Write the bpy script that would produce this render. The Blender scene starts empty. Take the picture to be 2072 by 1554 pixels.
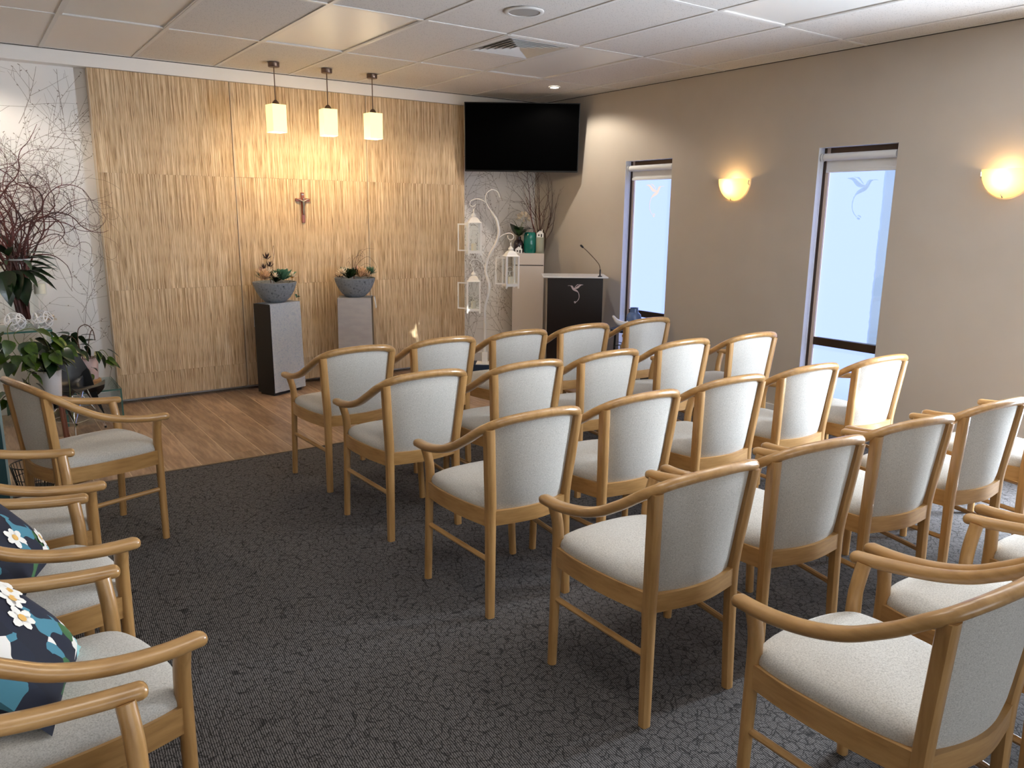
import bpy, bmesh, math, random
from mathutils import Vector, Matrix, noise as mnoise
R = math.radians
random.seed(7)
SC = bpy.context.scene
COL = SC.collection

# ------------------------------------------------------------------ camera
YAW, PITCH, ROLL, FPX = .6130, -.2155, .0110, 1570.4
CAM = Vector((-.6248, -5.5906, 1.530))
_d = Vector((math.sin(YAW)*math.cos(PITCH), math.cos(YAW)*math.cos(PITCH), math.sin(PITCH)))
_r0 = Vector((math.cos(YAW), -math.sin(YAW), 0)); _u0 = _r0.cross(_d)
_r = _r0*math.cos(ROLL)+_u0*math.sin(ROLL); _u = -_r0*math.sin(ROLL)+_u0*math.cos(ROLL)
cd = bpy.data.cameras.new('camera'); cam = bpy.data.objects.new('camera', cd); COL.objects.link(cam)
cd.sensor_fit = 'HORIZONTAL'; cd.sensor_width = 36; cd.lens = FPX/2072*36; cd.clip_start = .05
m3 = Matrix((_r, _u, -_d)).transposed()
cam.matrix_world = Matrix.Translation(CAM) @ m3.to_4x4()
SC.camera = cam

# ------------------------------------------------------------------ world, sun, exposure
SUN_POWER = 10.0
SKY_POWER = .55
PENDANT_W, SCONCE_W, DOWN_W = 2.7, .36, 12
FILM_VIEW, FILM_SIDE, FILM_FAR, FILM_FILL = .44, 29.0, .35, .9
ADDED_TROFFER, ADDED_SCONCE_W = 1.4, 2.0  # glow of the added ceiling panels and left wall lamps, all unseen
vs = SC.view_settings
vs.view_transform = 'Standard'; vs.look = 'None'; vs.exposure = 1.96; vs.gamma = 1; vs.use_curve_mapping = False
SC.cycles.use_denoising = True
SC.cycles.max_bounces = 8; SC.cycles.diffuse_bounces = 4; SC.cycles.use_adaptive_sampling = True; SC.cycles.adaptive_threshold = .015; SC.cycles.transparent_max_bounces = 16
SC.cycles.sample_clamp_indirect = 8
SC.cycles.caustics_reflective = False; SC.cycles.caustics_refractive = False
W = bpy.data.worlds.new('sky'); SC.world = W; W.use_nodes = True
W.node_tree.nodes['Background'].inputs[0].default_value = (.27, .52, 1, 1)
W.node_tree.nodes['Background'].inputs[1].default_value = SKY_POWER
sl = bpy.data.lights.new('sun', 'SUN'); sl.energy = SUN_POWER; sl.angle = R(.53); sl.color = (1, .93, .8)
sun = bpy.data.objects.new('sun', sl); COL.objects.link(sun)
SUN_DIR = Vector((-1.609, 3.594, -1.366))
sun.rotation_euler = SUN_DIR.to_track_quat('-Z', 'Y').to_euler(); sun.location = (9, -12, 6)

# ------------------------------------------------------------------ room constants
XR, YB, YP, YW, CEIL = 4.481, 1.161, 1.18, 1.28, 2.651
XL, YBACK = -3.6, -11.0
CARPET_Y = -.79

# ------------------------------------------------------------------ materials
def srgb(r, g, b):
    f = lambda c: (c/12.92 if c <= .04045 else ((c+.055)/1.055)**2.4)
    return tuple(f(c/255) for c in (r, g, b))+(1,)
def newmat(name):
    m = bpy.data.materials.new(name); m.use_nodes = True
    nt = m.node_tree; return m, nt, nt.nodes['Principled BSDF']
def P(name, col, rough=.5, metal=0, spec=.5, coat=0, emit=None, es=0):
    m, nt, b = newmat(name)
    b.inputs['Base Color'].default_value = col if len(col) == 4 else (*col, 1)
    b.inputs['Roughness'].default_value = rough; b.inputs['Metallic'].default_value = metal
    b.inputs['Specular IOR Level'].default_value = spec; b.inputs['Coat Weight'].default_value = coat
    if emit: b.inputs['Emission Color'].default_value = emit; b.inputs['Emission Strength'].default_value = es
    return m
def N(nt, typ, **k):
    n = nt.nodes.new(typ)
    for a, v in k.items():
        if a.startswith('i_'): n.inputs[a[2:].replace('_', ' ')].default_value = v
        else: setattr(n, a, v)
    return n
def coords(nt, scale=(1, 1, 1), rot=(0, 0, 0), src='Object'):
    tc = N(nt, 'ShaderNodeTexCoord'); mp = N(nt, 'ShaderNodeMapping')
    mp.inputs['Scale'].default_value = scale; mp.inputs['Rotation'].default_value = rot
    nt.links.new(tc.outputs[src], mp.inputs['Vector']); return mp.outputs['Vector']
def ramp(nt, fac, stops):
    r = N(nt, 'ShaderNodeValToRGB'); e = r.color_ramp.elements
    while len(e) < len(stops): e.new(.5)
    for k, (p, c) in enumerate(stops): e[k].position = p; e[k].color = c
    nt.links.new(fac, r.inputs['Fac']); return r.outputs['Color']
def mixc(nt, fac, a, b, mode='MIX'):
    n = N(nt, 'ShaderNodeMix', data_type='RGBA', blend_type=mode)
    for s, v in ((n.inputs['Factor'], fac), (n.inputs['A'], a), (n.inputs['B'], b)):
        if hasattr(v, 'links'): nt.links.new(v, s)
        else: s.default_value = v
    return n.outputs['Result']
def mth(nt, op, a, b=None):
    n = N(nt, 'ShaderNodeMath', operation=op)
    for s, v in zip(n.inputs, (a, b)):
        if v is None: continue
        if hasattr(v, 'links'): nt.links.new(v, s)
        else: s.default_value = v
    return n.outputs[0]
def noise(nt, vec, scale, detail=3, rough=.5, dist=0):
    n = N(nt, 'ShaderNodeTexNoise'); n.inputs['Scale'].default_value = scale; n.inputs['Detail'].default_value = detail
    n.inputs['Roughness'].default_value = rough; n.inputs['Distortion'].default_value = dist
    nt.links.new(vec, n.inputs['Vector']); return n.outputs['Fac']
def bump(nt, b, h, strength, dist=.002):
    n = N(nt, 'ShaderNodeBump'); n.inputs['Strength'].default_value = strength; n.inputs['Distance'].default_value = dist
    nt.links.new(h, n.inputs['Height']); nt.links.new(n.outputs['Normal'], b.inputs['Normal'])
def noisy(name, stops, scale, stretch=(1, 1, 1), detail=4, rough=.6, nrough=.55, bmp=0, bd=.002, dist=0, coat=0, spec=.5, src='Object', rnd=0):
    m, nt, b = newmat(name)
    v = coords(nt, stretch, src=src); f = noise(nt, v, scale, detail, nrough, dist)
    c = ramp(nt, f, stops)
    if rnd:
        oi = N(nt, 'ShaderNodeObjectInfo'); hs = N(nt, 'ShaderNodeHueSaturation')
        val = mth(nt, 'ADD', mth(nt, 'MULTIPLY', oi.outputs['Random'], rnd), 1-rnd/2)
        nt.links.new(val, hs.inputs['Value']); nt.links.new(c, hs.inputs['Color']); c = hs.outputs['Color']
    nt.links.new(c, b.inputs['Base Color']); b.inputs['Roughness'].default_value = rough
    b.inputs['Coat Weight'].default_value = coat; b.inputs['Coat Roughness'].default_value = .2; b.inputs['Specular IOR Level'].default_value = spec
    if bmp: bump(nt, b, f, bmp, bd)
    return m
def glass(name, tint, gloss=.12, rough=.02, fres=.55):
    m, nt, b = newmat(name); nt.nodes.remove(b); out = nt.nodes['Material Output']
    t = N(nt, 'ShaderNodeBsdfTransparent'); t.inputs[0].default_value = tint
    g = N(nt, 'ShaderNodeBsdfGlossy'); g.inputs['Roughness'].default_value = rough
    mx = N(nt, 'ShaderNodeMixShader')
    lw = N(nt, 'ShaderNodeLayerWeight'); lw.inputs['Blend'].default_value = .35
    nt.links.new(mth(nt, 'ADD', mth(nt, 'MULTIPLY', lw.outputs['Fresnel'], fres), gloss*.4), mx.inputs[0])
    nt.links.new(t.outputs[0], mx.inputs[1]); nt.links.new(g.outputs[0], mx.inputs[2]); nt.links.new(mx.outputs[0], out.inputs[0])
    return m

WOOD_STOPS = [(.25, (.33, .17, .055, 1)), (.5, (.44, .245, .088, 1)), (.75, (.52, .305, .12, 1))]
M = {}
M['wood_z'] = noisy('beech_upright', WOOD_STOPS, 9, (6, 6, .5), 5, .33, coat=.25, rnd=.12)
M['wood_x'] = noisy('beech_cross', WOOD_STOPS, 9, (.6, 4, 8), 5, .33, coat=.25, rnd=.12)
M['wood_y'] = noisy('beech_rail', WOOD_STOPS, 9, (5, .8, 6), 5, .28, coat=.35, rnd=.12)
M['fabric'] = noisy('pale_grey_weave', [(.3, (.34, .325, .295, 1)), (.5, (.55, .53, .49, 1)), (.7, (.68, .655, .61, 1))], 260, (1, 1, 1.6), 4, .95, .75, bmp=.35, bd=.0015, spec=.15)
# carpet: fine ribs with crackle cells
m, nt, b = newmat('charcoal_ribbed_carpet')
v = coords(nt, (1, 1, 1))
wob = noise(nt, v, 18, 2)
v2 = coords(nt, (1, 1, 1), (0, 0, R(4)))
wv = N(nt, 'ShaderNodeTexWave', bands_direction='X'); wv.inputs['Scale'].default_value = 46; wv.inputs['Distortion'].default_value = 2.2; wv.inputs['Detail'].default_value = 2; wv.inputs['Detail Scale'].default_value = 2.5
nt.links.new(v2, wv.inputs['Vector'])
fine = noise(nt, coords(nt, (330, 60, 1), (0, 0, R(4))), 1, 3, .6)
vo = N(nt, 'ShaderNodeTexVoronoi', feature='DISTANCE_TO_EDGE'); vo.inputs['Scale'].default_value = 34
wn = N(nt, 'ShaderNodeTexNoise'); wn.inputs['Scale'].default_value = 30
nt.links.new(v, wn.inputs['Vector'])
vadd = N(nt, 'ShaderNodeVectorMath', operation='MULTIPLY_ADD'); nt.links.new(wn.outputs['Color'], vadd.inputs[0]); vadd.inputs[1].default_value = (.03, .03, 0); nt.links.new(v, vadd.inputs[2])
nt.links.new(vadd.outputs[0], vo.inputs['Vector'])
crack = ramp(nt, vo.outputs['Distance'], [(.0, (.22, .22, .22, 1)), (.07, (1, 1, 1, 1))])
patch = ramp(nt, noise(nt, v, 34, 3), [(.3, (.82, .82, .82, 1)), (.7, (1.0, 1.0, 1.0, 1))])
rib = ramp(nt, mth(nt, 'MULTIPLY', mth(nt, 'ADD', mth(nt, 'MULTIPLY', wv.outputs['Fac'], .55), mth(nt, 'MULTIPLY', fine, .65)), 1), [(.28, (.010, .009, .009, 1)), (.85, (.20, .187, .187, 1))])
c = mixc(nt, 1, mixc(nt, 1, rib, crack, 'MULTIPLY'), patch, 'MULTIPLY')
nt.links.new(c, b.inputs['Base Color']); b.inputs['Roughness'].default_value = .95; b.inputs['Specular IOR Level'].default_value = .15
bump(nt, b, mth(nt, 'MULTIPLY', fine, vo.outputs['Distance']), .5, .004); M['carpet'] = m
# timber-look floor
m, nt, b = newmat('brown_timber_plank')
v = coords(nt, (14, 1.6, 1)); f = noise(nt, v, 2.2, 6, .6, .8)
f2 = noise(nt, coords(nt, (3, 1.2, 1)), 2.5, 3)
c = ramp(nt, f, [(.3, srgb(98, 74, 56)), (.48, srgb(150, 120, 96)), (.68, srgb(188, 160, 134))])
c = mixc(nt, .3, c, ramp(nt, f2, [(.3, srgb(134, 110, 90)), (.7, srgb(182, 154, 130))]))
oi = N(nt, 'ShaderNodeObjectInfo'); hs = N(nt, 'ShaderNodeHueSaturation'); nt.links.new(mth(nt, 'ADD', mth(nt, 'MULTIPLY', oi.outputs['Random'], .34), .80), hs.inputs['Value']); nt.links.new(c, hs.inputs['Color'])
nt.links.new(hs.outputs['Color'], b.inputs['Base Color']); b.inputs['Roughness'].default_value = .36; bump(nt, b, f, .12); M['plank'] = m
M['grout'] = P('pale_grout', srgb(206, 186, 160), .9)
# grasscloth
m, nt, b = newmat('woven_grasscloth')
v = coords(nt, (1, 1, 1)); a = noise(nt, coords(nt, (150, 1, 1.5)), 1, 3, .6); a2 = noise(nt, coords(nt, (370, 1, 6)), 1, 2, .6); a3 = noise(nt, coords(nt, (9, 1, 1.2)), 1, 2)
c = ramp(nt, a, [(.34, srgb(134, 104, 74)), (.45, srgb(196, 170, 138)), (.56, srgb(222, 200, 170)), (.68, srgb(246, 232, 210))])
c = mixc(nt, .9, c, ramp(nt, a2, [(.33, srgb(70, 46, 28)), (.41, srgb(206, 182, 152)), (.5, srgb(248, 236, 218)), (.7, srgb(255, 254, 250))]), 'MULTIPLY')
c = mixc(nt, .6, c, ramp(nt, a3, [(.3, (.82, .8, .76, 1)), (.7, (1.08, 1.06, 1.04, 1))]), 'MULTIPLY')
g = N(nt, 'ShaderNodeGamma'); g.inputs[1].default_value = .80; nt.links.new(c, g.inputs[0])
nt.links.new(g.outputs[0], b.inputs['Base Color']); b.inputs['Roughness'].default_value = .8; b.inputs['Specular IOR Level'].default_value = .2
bump(nt, b, mth(nt, 'ADD', a, a2), .3, .0025); M['grass'] = m
M['strip'] = P('pale_joint_strip', srgb(214, 196, 170), .5)
M['taupe'] = noisy('taupe_paint', [(.4, (.500, .445, .385, 1)), (.6, (.515, .46, .40, 1))], 3, detail=2, rough=.75)
M['reveal'] = P('white_reveal_paint', (.8, .8, .8), .5)
M['paper'] = P('warm_grey_wallpaper', srgb(244, 240, 236), .85)
M['ink'] = P('brown_grey_print', srgb(150, 138, 126), .85)
M['white'] = P('white_paint', (.78, .76, .74), .5)
M['bulk'] = P('white_bulkhead_paint', (.86, .83, .80), .55)
m, nt, b = newmat('speckled_ceiling_tile')
v = coords(nt); vo = N(nt, 'ShaderNodeTexVoronoi'); vo.inputs['Scale'].default_value = 95; nt.links.new(v, vo.inputs['Vector'])
pick = N(nt, 'ShaderNodeSeparateColor'); nt.links.new(vo.outputs['Color'], pick.inputs[0])
dot = mth(nt, 'MULTIPLY', mth(nt, 'LESS_THAN', vo.outputs['Distance'], .23), mth(nt, 'GREATER_THAN', pick.outputs[0], .45))
c = mixc(nt, dot, (.66, .63, .60, 1), (.30, .28, .26, 1)); nt.links.new(c, b.inputs['Base Color']); b.inputs['Roughness'].default_value = .9; M['tile'] = m
M['plaintile'] = P('plain_lightened_tile', (.80, .76, .72), .85)  # plain tiles, kept paler than speckled ones to lighten the dim left ceiling
M['bar'] = P('white_grid_bar', (.70, .68, .655), .45)
M['shadowgap'] = P('dark_gap', (.05, .045, .04), .9)
M['diffuser'] = P('acrylic_diffuser', (.74, .72, .69), .42, spec=.6)
M['filldiffuser'] = P('added_fill_diffuser', (.8, .8, .8), .4, emit=(1, .95, .88, 1), es=ADDED_TROFFER)
M['bronze'] = P('bronze_aluminium', srgb(74, 58, 46), .35, .6)
M['bronze_lit'] = P('lit_bronze_aluminium', srgb(206, 184, 164), .45)  # bronze stile with the light falling on it put into the colour
M['pane'] = glass('clear_window_pane', (.92, .97, 1, 1))
def film(name, col, power):
    m, nt, b = newmat(name); nt.nodes.remove(b); out = nt.nodes['Material Output']
    tr = N(nt, 'ShaderNodeBsdfTranslucent'); tr.inputs[0].default_value = (.04, .04, .04, 1)
    em = N(nt, 'ShaderNodeEmission'); em.inputs[0].default_value = col; em.inputs[1].default_value = power
    ad = N(nt, 'ShaderNodeAddShader'); nt.links.new(tr.outputs[0], ad.inputs[0]); nt.links.new(em.outputs[0], ad.inputs[1]); nt.links.new(ad.outputs[0], out.inputs[0]); return m
M['film'] = film('frosted_window_film', (.34, .45, 1, 1), FILM_VIEW)
M['inlay'] = film('glowing_sun_block', (.85, .72, .66, 1), FILM_VIEW*.62)  # added: glows like the bright outdoors and stops the sun at the cut-out
M['film_side'] = film('boosted_window_film', (.78, .88, 1, 1), FILM_SIDE)  # third window, out of view; glow boosted to light the room
M['film_far'] = film('added_window_film', (.62, .80, 1, 1), FILM_FAR)  # fourth window, added out of view for extra daylight
M['film_fill'] = film('added_door_glow', (.90, .95, 1, 1), FILM_FILL)
M['blind'] = P('white_blind_fabric', (.75, .76, .77), .7)
M['garden'] = P('pale_render', (.5, .52, .55), .9)
M['paving'] = P('pale_paving', (.5, .5, .5), .9)
M['black'] = P('satin_black', (.012, .011, .011), .35)
M['screen'] = P('black_screen', (.0006, .0006, .0007), .4, spec=.02)
M['chrome'] = P('chrome', (.75, .75, .76), .12, 1)
M['steel'] = P('brushed_nickel', srgb(120, 100, 88), .35, .9)
M['podium'] = P('dark_brown_laminate', srgb(26, 17, 15), .3)
M['emblem'] = P('pale_pink_emblem', srgb(214, 196, 198), .5)
M['acrylic'] = P('white_acrylic', (.8, .8, .8), .15)
M['podside'] = P('grey_side_panel', srgb(150, 143, 132), .5)
M['damask'] = noisy('white_damask', [(.42, (.80, .83, .88, 1)), (.5, (.92, .93, .95, 1)), (.58, (.74, .78, .85, 1))], 26, detail=5, rough=.55, nrough=.6, dist=2.2, bmp=.25, bd=.001)
M['linen'] = noisy('lilac_white_linen', [(.4, (.80, .76, .77, 1)), (.6, (.86, .82, .82, 1))], 8, (1, 1, 3), rough=.8, bmp=.2)
M['stone'] = noisy('grey_pitted_stone', [(.32, (.03, .035, .04, 1)), (.38, (.20, .22, .245, 1)), (.6, (.25, .27, .30, 1))], 55, detail=4, rough=.75, bmp=.5, bd=.004)
M['crosswood'] = P('red_brown_wood', srgb(132, 58, 24), .35)
M['pewter'] = P('pewter', srgb(150, 150, 145), .35, .8)
m, nt, b = newmat('lit_glass_shade'); b.inputs['Base Color'].default_value = (.8, .7, .42, 1); b.inputs['Emission Color'].default_value = (1, .72, .235, 1); b.inputs['Emission Strength'].default_value = .5; b.inputs['Roughness'].default_value = .3; M['shade'] = m
m, nt, b = newmat('sconce_glass'); nt.nodes.remove(b); out = nt.nodes['Material Output']
tr = N(nt, 'ShaderNodeBsdfTranslucent'); tr.inputs[0].default_value = (.75, .62, .40, 1); df = N(nt, 'ShaderNodeBsdfDiffuse'); df.inputs[0].default_value = (.8, .72, .58, 1)
mx = N(nt, 'ShaderNodeMixShader'); mx.inputs[0].default_value = .4; nt.links.new(tr.outputs[0], mx.inputs[1]); nt.links.new(df.outputs[0], mx.inputs[2]); nt.links.new(mx.outputs[0], out.inputs[0]); M['sconce'] = m
M['lampglow'] = P('lit_bulb', (1, .9, .7), .5, emit=(1, .62, .22, 1), es=14)
M['downglow'] = P('lit_downlight', (1, 1, 1), .5, emit=(1, .93, .82, 1), es=8)
M['cabinet'] = P('white_cabinet', srgb(214, 204, 198), .4)
M['darkglass'] = P('dark_brown_glass', srgb(48, 34, 38), .1)
M['teal'] = P('teal_ceramic', srgb(0, 112, 100), .12, coat=.5)
M['sage'] = P('sage_ceramic', srgb(150, 152, 138), .35)
M['brownvase'] = P('brown_ceramic', srgb(66, 52, 40), .3)
M['whiteiron'] = P('white_painted_iron', (.90, .88, .85), .4)
M['cream'] = P('cream_wax', (.85, .80, .68), .5)
M['clear'] = glass('clear_glass', (.98, .99, .985, 1), .004, .03, .05)
M['greenglass'] = glass('greenish_table_glass', (.87, .95, .93, 1), .18)
M['glassedge'] = P('green_glass_edge', srgb(70, 112, 104), .15)
M['tealglass'] = P('deep_teal_glass', srgb(52, 78, 82), .2, spec=.4)
M['clearedge'] = P('pale_grey_edge', srgb(150, 168, 168), .25)
M['navy'] = P('navy_plinth', srgb(14, 40, 66), .5)
M['branch_red'] = noisy('red_brown_bark', [(.35, srgb(52, 22, 20)), (.65, srgb(112, 52, 46))], 14, (1, 1, .4), rough=.6)
M['branch_brown'] = noisy('brown_bark', [(.35, srgb(54, 34, 28)), (.65, srgb(104, 70, 58))], 14, rough=.7)
M['branch_pale'] = P('pale_stick', srgb(206, 188, 170), .6)
M['leaf_dark'] = noisy('dark_green_leaf', [(.35, srgb(12, 30, 14)), (.65, srgb(34, 62, 26))], 10, rough=.3, rnd=.6)
M['leaf_mid'] = noisy('variegated_leaf', [(.35, srgb(38, 62, 14)), (.55, srgb(66, 92, 22)), (.72, srgb(140, 150, 60))], 16, rough=.3, rnd=.7)
M['leaf_pale'] = noisy('blue_green_leaf', [(.3, srgb(34, 74, 54)), (.7, srgb(96, 148, 118))], 20, rough=.45, rnd=.4)
M['stem'] = P('green_stem', srgb(110, 118, 60), .5)
M['brownstem'] = P('brown_stem', srgb(86, 58, 38), .6)
M['potwhite'] = P('white_pot', (.82, .82, .85), .3)
M['potpink'] = P('blush_pot', srgb(226, 200, 198), .35)
M['corkwood'] = noisy('light_wood', [(.35, srgb(150, 104, 62)), (.65, srgb(196, 154, 104))], 12, (1, 1, 4), rough=.5)
M['darkwood'] = P('brown_wood', srgb(126, 78, 60), .5)
M['soil'] = P('dark_soil', (.02, .015, .01), .9)
M['dryflower'] = noisy('straw_petal', [(.3, srgb(196, 150, 110)), (.7, srgb(238, 214, 180))], 30, rough=.7, rnd=.3)
M['whiteflower'] = P('cream_petal', srgb(240, 226, 206), .6)
M['pinkflower'] = P('pink_petal', srgb(222, 180, 168), .6)
M['brownflower'] = P('dark_brown_seed', srgb(62, 40, 38), .7)
M['yellowflower'] = P('yellow_petal', srgb(214, 150, 34), .6)
M['shell'] = P('black_plastic', (.010, .011, .014), .42)
M['bluevase'] = P('blue_ribbed_glass', srgb(92, 118, 168), .12, coat=.3)
M['cable'] = P('black_cable', (.01, .01, .01), .5)
M['base'] = P('white_baseboard', (.72, .70, .68), .45)
M['speaker'] = P('grey_grille', srgb(158, 154, 150), .6)
M['alu'] = P('edge_trim', srgb(120, 104, 88), .4, .4)
# floral cushion
m, nt, b = newmat('navy_floral_print')
v = coords(nt, (1, 1, 1)); wn = N(nt, 'ShaderNodeTexNoise'); wn.inputs['Scale'].default_value = 9; nt.links.new(v, wn.inputs['Vector'])
va = N(nt, 'ShaderNodeVectorMath', operation='MULTIPLY_ADD'); nt.links.new(wn.outputs['Color'], va.inputs[0]); va.inputs[1].default_value = (.12, .12, .12); nt.links.new(v, va.inputs[2])
vo = N(nt, 'ShaderNodeTexVoronoi'); vo.inputs['Scale'].default_value = 15; nt.links.new(va.outputs[0], vo.inputs['Vector'])
sp = N(nt, 'ShaderNodeSeparateColor'); nt.links.new(vo.outputs['Color'], sp.inputs[0])
r_ = N(nt, 'ShaderNodeValToRGB'); r_.color_ramp.interpolation = 'CONSTANT'; e = r_.color_ramp.elements
cols = [(0, srgb(12, 18, 38)), (.34, srgb(70, 130, 150)), (.46, srgb(14, 22, 44)), (.60, srgb(150, 200, 200)), (.70, srgb(60, 104, 62)), (.80, srgb(18, 30, 52)), (.90, srgb(236, 232, 226))]
while len(e) < len(cols): e.new(.5)
for k, (p, c) in enumerate(cols): e[k].position = p; e[k].color = c
nt.links.new(sp.outputs[0], r_.inputs[0]); nt.links.new(r_.outputs[0], b.inputs['Base Color']); b.inputs['Roughness'].default_value = .75; M['floral'] = m
M['petal'] = P('white_printed_petal', srgb(240, 236, 228), .75)
M['stamen'] = P('orange_printed_centre', srgb(224, 176, 96), .75)

# ------------------------------------------------------------------ geometry helpers
def link(name, me, mat=None, parent=None, loc=None, rot=None):
    o = bpy.data.objects.new(name, me); COL.objects.link(o)
    if mat is not None and me is not None and not me.materials: me.materials.append(M[mat] if isinstance(mat, str) else mat)
    if parent is not None: o.parent = parent
    if loc is not None: o.location = loc
    if rot is not None: o.rotation_euler = rot
    return o
def mesh(name, bm, smooth=False, recalc=True):
    if recalc: bmesh.ops.recalc_face_normals(bm, faces=bm.faces)
    me = bpy.data.meshes.new(name); bm.to_mesh(me); bm.free()
    if smooth:
        me.polygons.foreach_set('use_smooth', [True]*len(me.polygons))
        try: me.set_sharp_from_angle(angle=R(42))
        except Exception: pass
    return me
def obj(name, bm, mat, parent=None, smooth=False, loc=None, rot=None): return link(name, mesh(name, bm, smooth), mat, parent, loc, rot)
def thing(name, label, cat, loc=(0, 0, 0), rz=0, group=None):
    o = link(name, None, None, None, loc, (0, 0, rz)); o.empty_display_size = .1
    return tag(o, label, cat, group)
def tag(o, label, cat=None, group=None, kind=None):
    o['label'] = label
    if cat: o['category'] = cat
    if group: o['group'] = group
    if kind: o['kind'] = kind
    return o
def struct(o, label): o['kind'] = 'structure'; o['label'] = label; return o
def copytree(o, parent=None):
    c = o.copy(); COL.objects.link(c)
    if parent is not None: c.parent = parent
    for ch in list(o.children): copytree(ch, c)
    return c
def box(bm, c, s, rz=0, bev=0, mat=None):
    mt = Matrix.Translation(c) @ Matrix.Rotation(rz, 4, 'Z') @ (mat if mat else Matrix()) @ Matrix.Diagonal((*s, 1))
    vs_ = bmesh.ops.create_cube(bm, size=1, matrix=mt)['verts']
    if bev:
        es = list({e for v_ in vs_ for e in v_.link_edges}); bmesh.ops.bevel(bm, geom=es, offset=bev, segments=2, affect='EDGES', profile=.6)
    return bm
def mm(bm, a, b_): # box from min to max
    return box(bm, [(a[i]+b_[i])/2 for i in range(3)], [b_[i]-a[i] for i in range(3)])
def NB(): return bmesh.new()
def smoothpath(pts, n=6):
    pts = [Vector(p) for p in pts]; out = []
    for i in range(len(pts)-1):
        p0 = pts[max(i-1, 0)]; p1 = pts[i]; p2 = pts[i+1]; p3 = pts[min(i+2, len(pts)-1)]
        for k in range(n):
            t = k/n
            out.append(.5*((2*p1)+(p2-p0)*t+(2*p0-5*p1+4*p2-p3)*t*t+(-p0+3*p1-3*p2+p3)*t**3))
    out.append(pts[-1]); return out
def tube(bm, pts, rad, seg=8, up=Vector((0, 0, 1)), asp=1.0, power=2.0, cap=True):
    pts = [Vector(p) for p in pts]; n = len(pts)
    rr = rad if isinstance(rad, (list, tuple)) else [rad]*n
    rings = []; side = None
    for i, p in enumerate(pts):
        t = (pts[min(i+1, n-1)]-pts[max(i-1, 0)]).normalized()
        if side is None:
            u_ = up if abs(t.dot(up)) < .95 else Vector((0, 1, 0)); side = t.cross(u_).normalized()
        side = (side-t*side.dot(t))
        side = side.normalized() if side.length > 1e-6 else t.orthogonal().normalized()
        w = side.cross(t).normalized()
        ring = []
        for k in range(seg):
            a = 2*math.pi*k/seg; ca, sa = math.cos(a), math.sin(a)
            sx = math.copysign(abs(ca)**(2/power), ca); sy = math.copysign(abs(sa)**(2/power), sa)
            ring.append(bm.verts.new(p+side*sx*rr[i]+w*sy*rr[i]*asp))
        rings.append(ring)
    for a, b_ in zip(rings, rings[1:]):
        for k in range(seg): bm.faces.new((a[k], a[(k+1) % seg], b_[(k+1) % seg], b_[k]))
    if cap: bm.faces.new(rings[0][::-1]); bm.faces.new(rings[-1])
    return bm
def lathe(bm, prof, seg=20, c=(0, 0, 0), close=True, sx=1, sy=1):
    rings = []
    for r_, z in prof:
        if r_ < 1e-5: rings.append([bm.verts.new((c[0], c[1], c[2]+z))])
        else: rings.append([bm.verts.new((c[0]+sx*r_*math.cos(2*math.pi*k/seg), c[1]+sy*r_*math.sin(2*math.pi*k/seg), c[2]+z)) for k in range(seg)])
    for a, b_ in zip(rings, rings[1:]):
        if len(a) == 1 and len(b_) == 1: continue
        for k in range(seg):
            k2 = (k+1) % seg
            if len(a) == 1: bm.faces.new((a[0], b_[k2], b_[k]))
            elif len(b_) == 1: bm.faces.new((a[k], a[k2], b_[0]))
            else: bm.faces.new((a[k], a[k2], b_[k2], b_[k]))
    return bm
def band(bm, path, h, th, zc):  # upright strip following a plan curve
    pts = [Vector((p[0], p[1], 0)) for p in path]; n = len(pts); rows = []
    for i, p in enumerate(pts):
        t = (pts[min(i+1, n-1)]-pts[max(i-1, 0)]).normalized(); s = Vector((-t.y, t.x, 0))*th/2
        rows.append([bm.verts.new((q.x, q.y, zc+dz)) for q, dz in ((p+s, h/2), (p-s, h/2), (p-s, -h/2), (p+s, -h/2))])
    for a, b_ in zip(rows, rows[1:]):
        for k in range(4): bm.faces.new((a[k], a[(k+1) % 4], b_[(k+1) % 4], b_[k]))
    bm.faces.new(rows[0][::-1]); bm.faces.new(rows[-1]); return bm
def fillcurve(name, loops, thick=0.0):  # flat plate with holes: loops of 2D points (even-odd), in local XY
    cu = bpy.data.curves.new(name, 'CURVE'); cu.dimensions = '2D'; cu.fill_mode = 'BOTH' if thick else 'FRONT'; cu.extrude = thick/2
    for L in loops:
        s = cu.splines.new('POLY'); s.points.add(len(L)-1); s.use_cyclic_u = True
        for q, p in zip(s.points, L): q.co = (p[0], p[1], 0, 1)
    t = bpy.data.objects.new(name, cu); COL.objects.link(t)
    dg = bpy.context.evaluated_depsgraph_get(); me = bpy.data.meshes.new_from_object(t.evaluated_get(dg)); me.name = name
    bpy.data.objects.remove(t); bpy.data.curves.remove(cu); me.materials.clear(); return me
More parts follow.
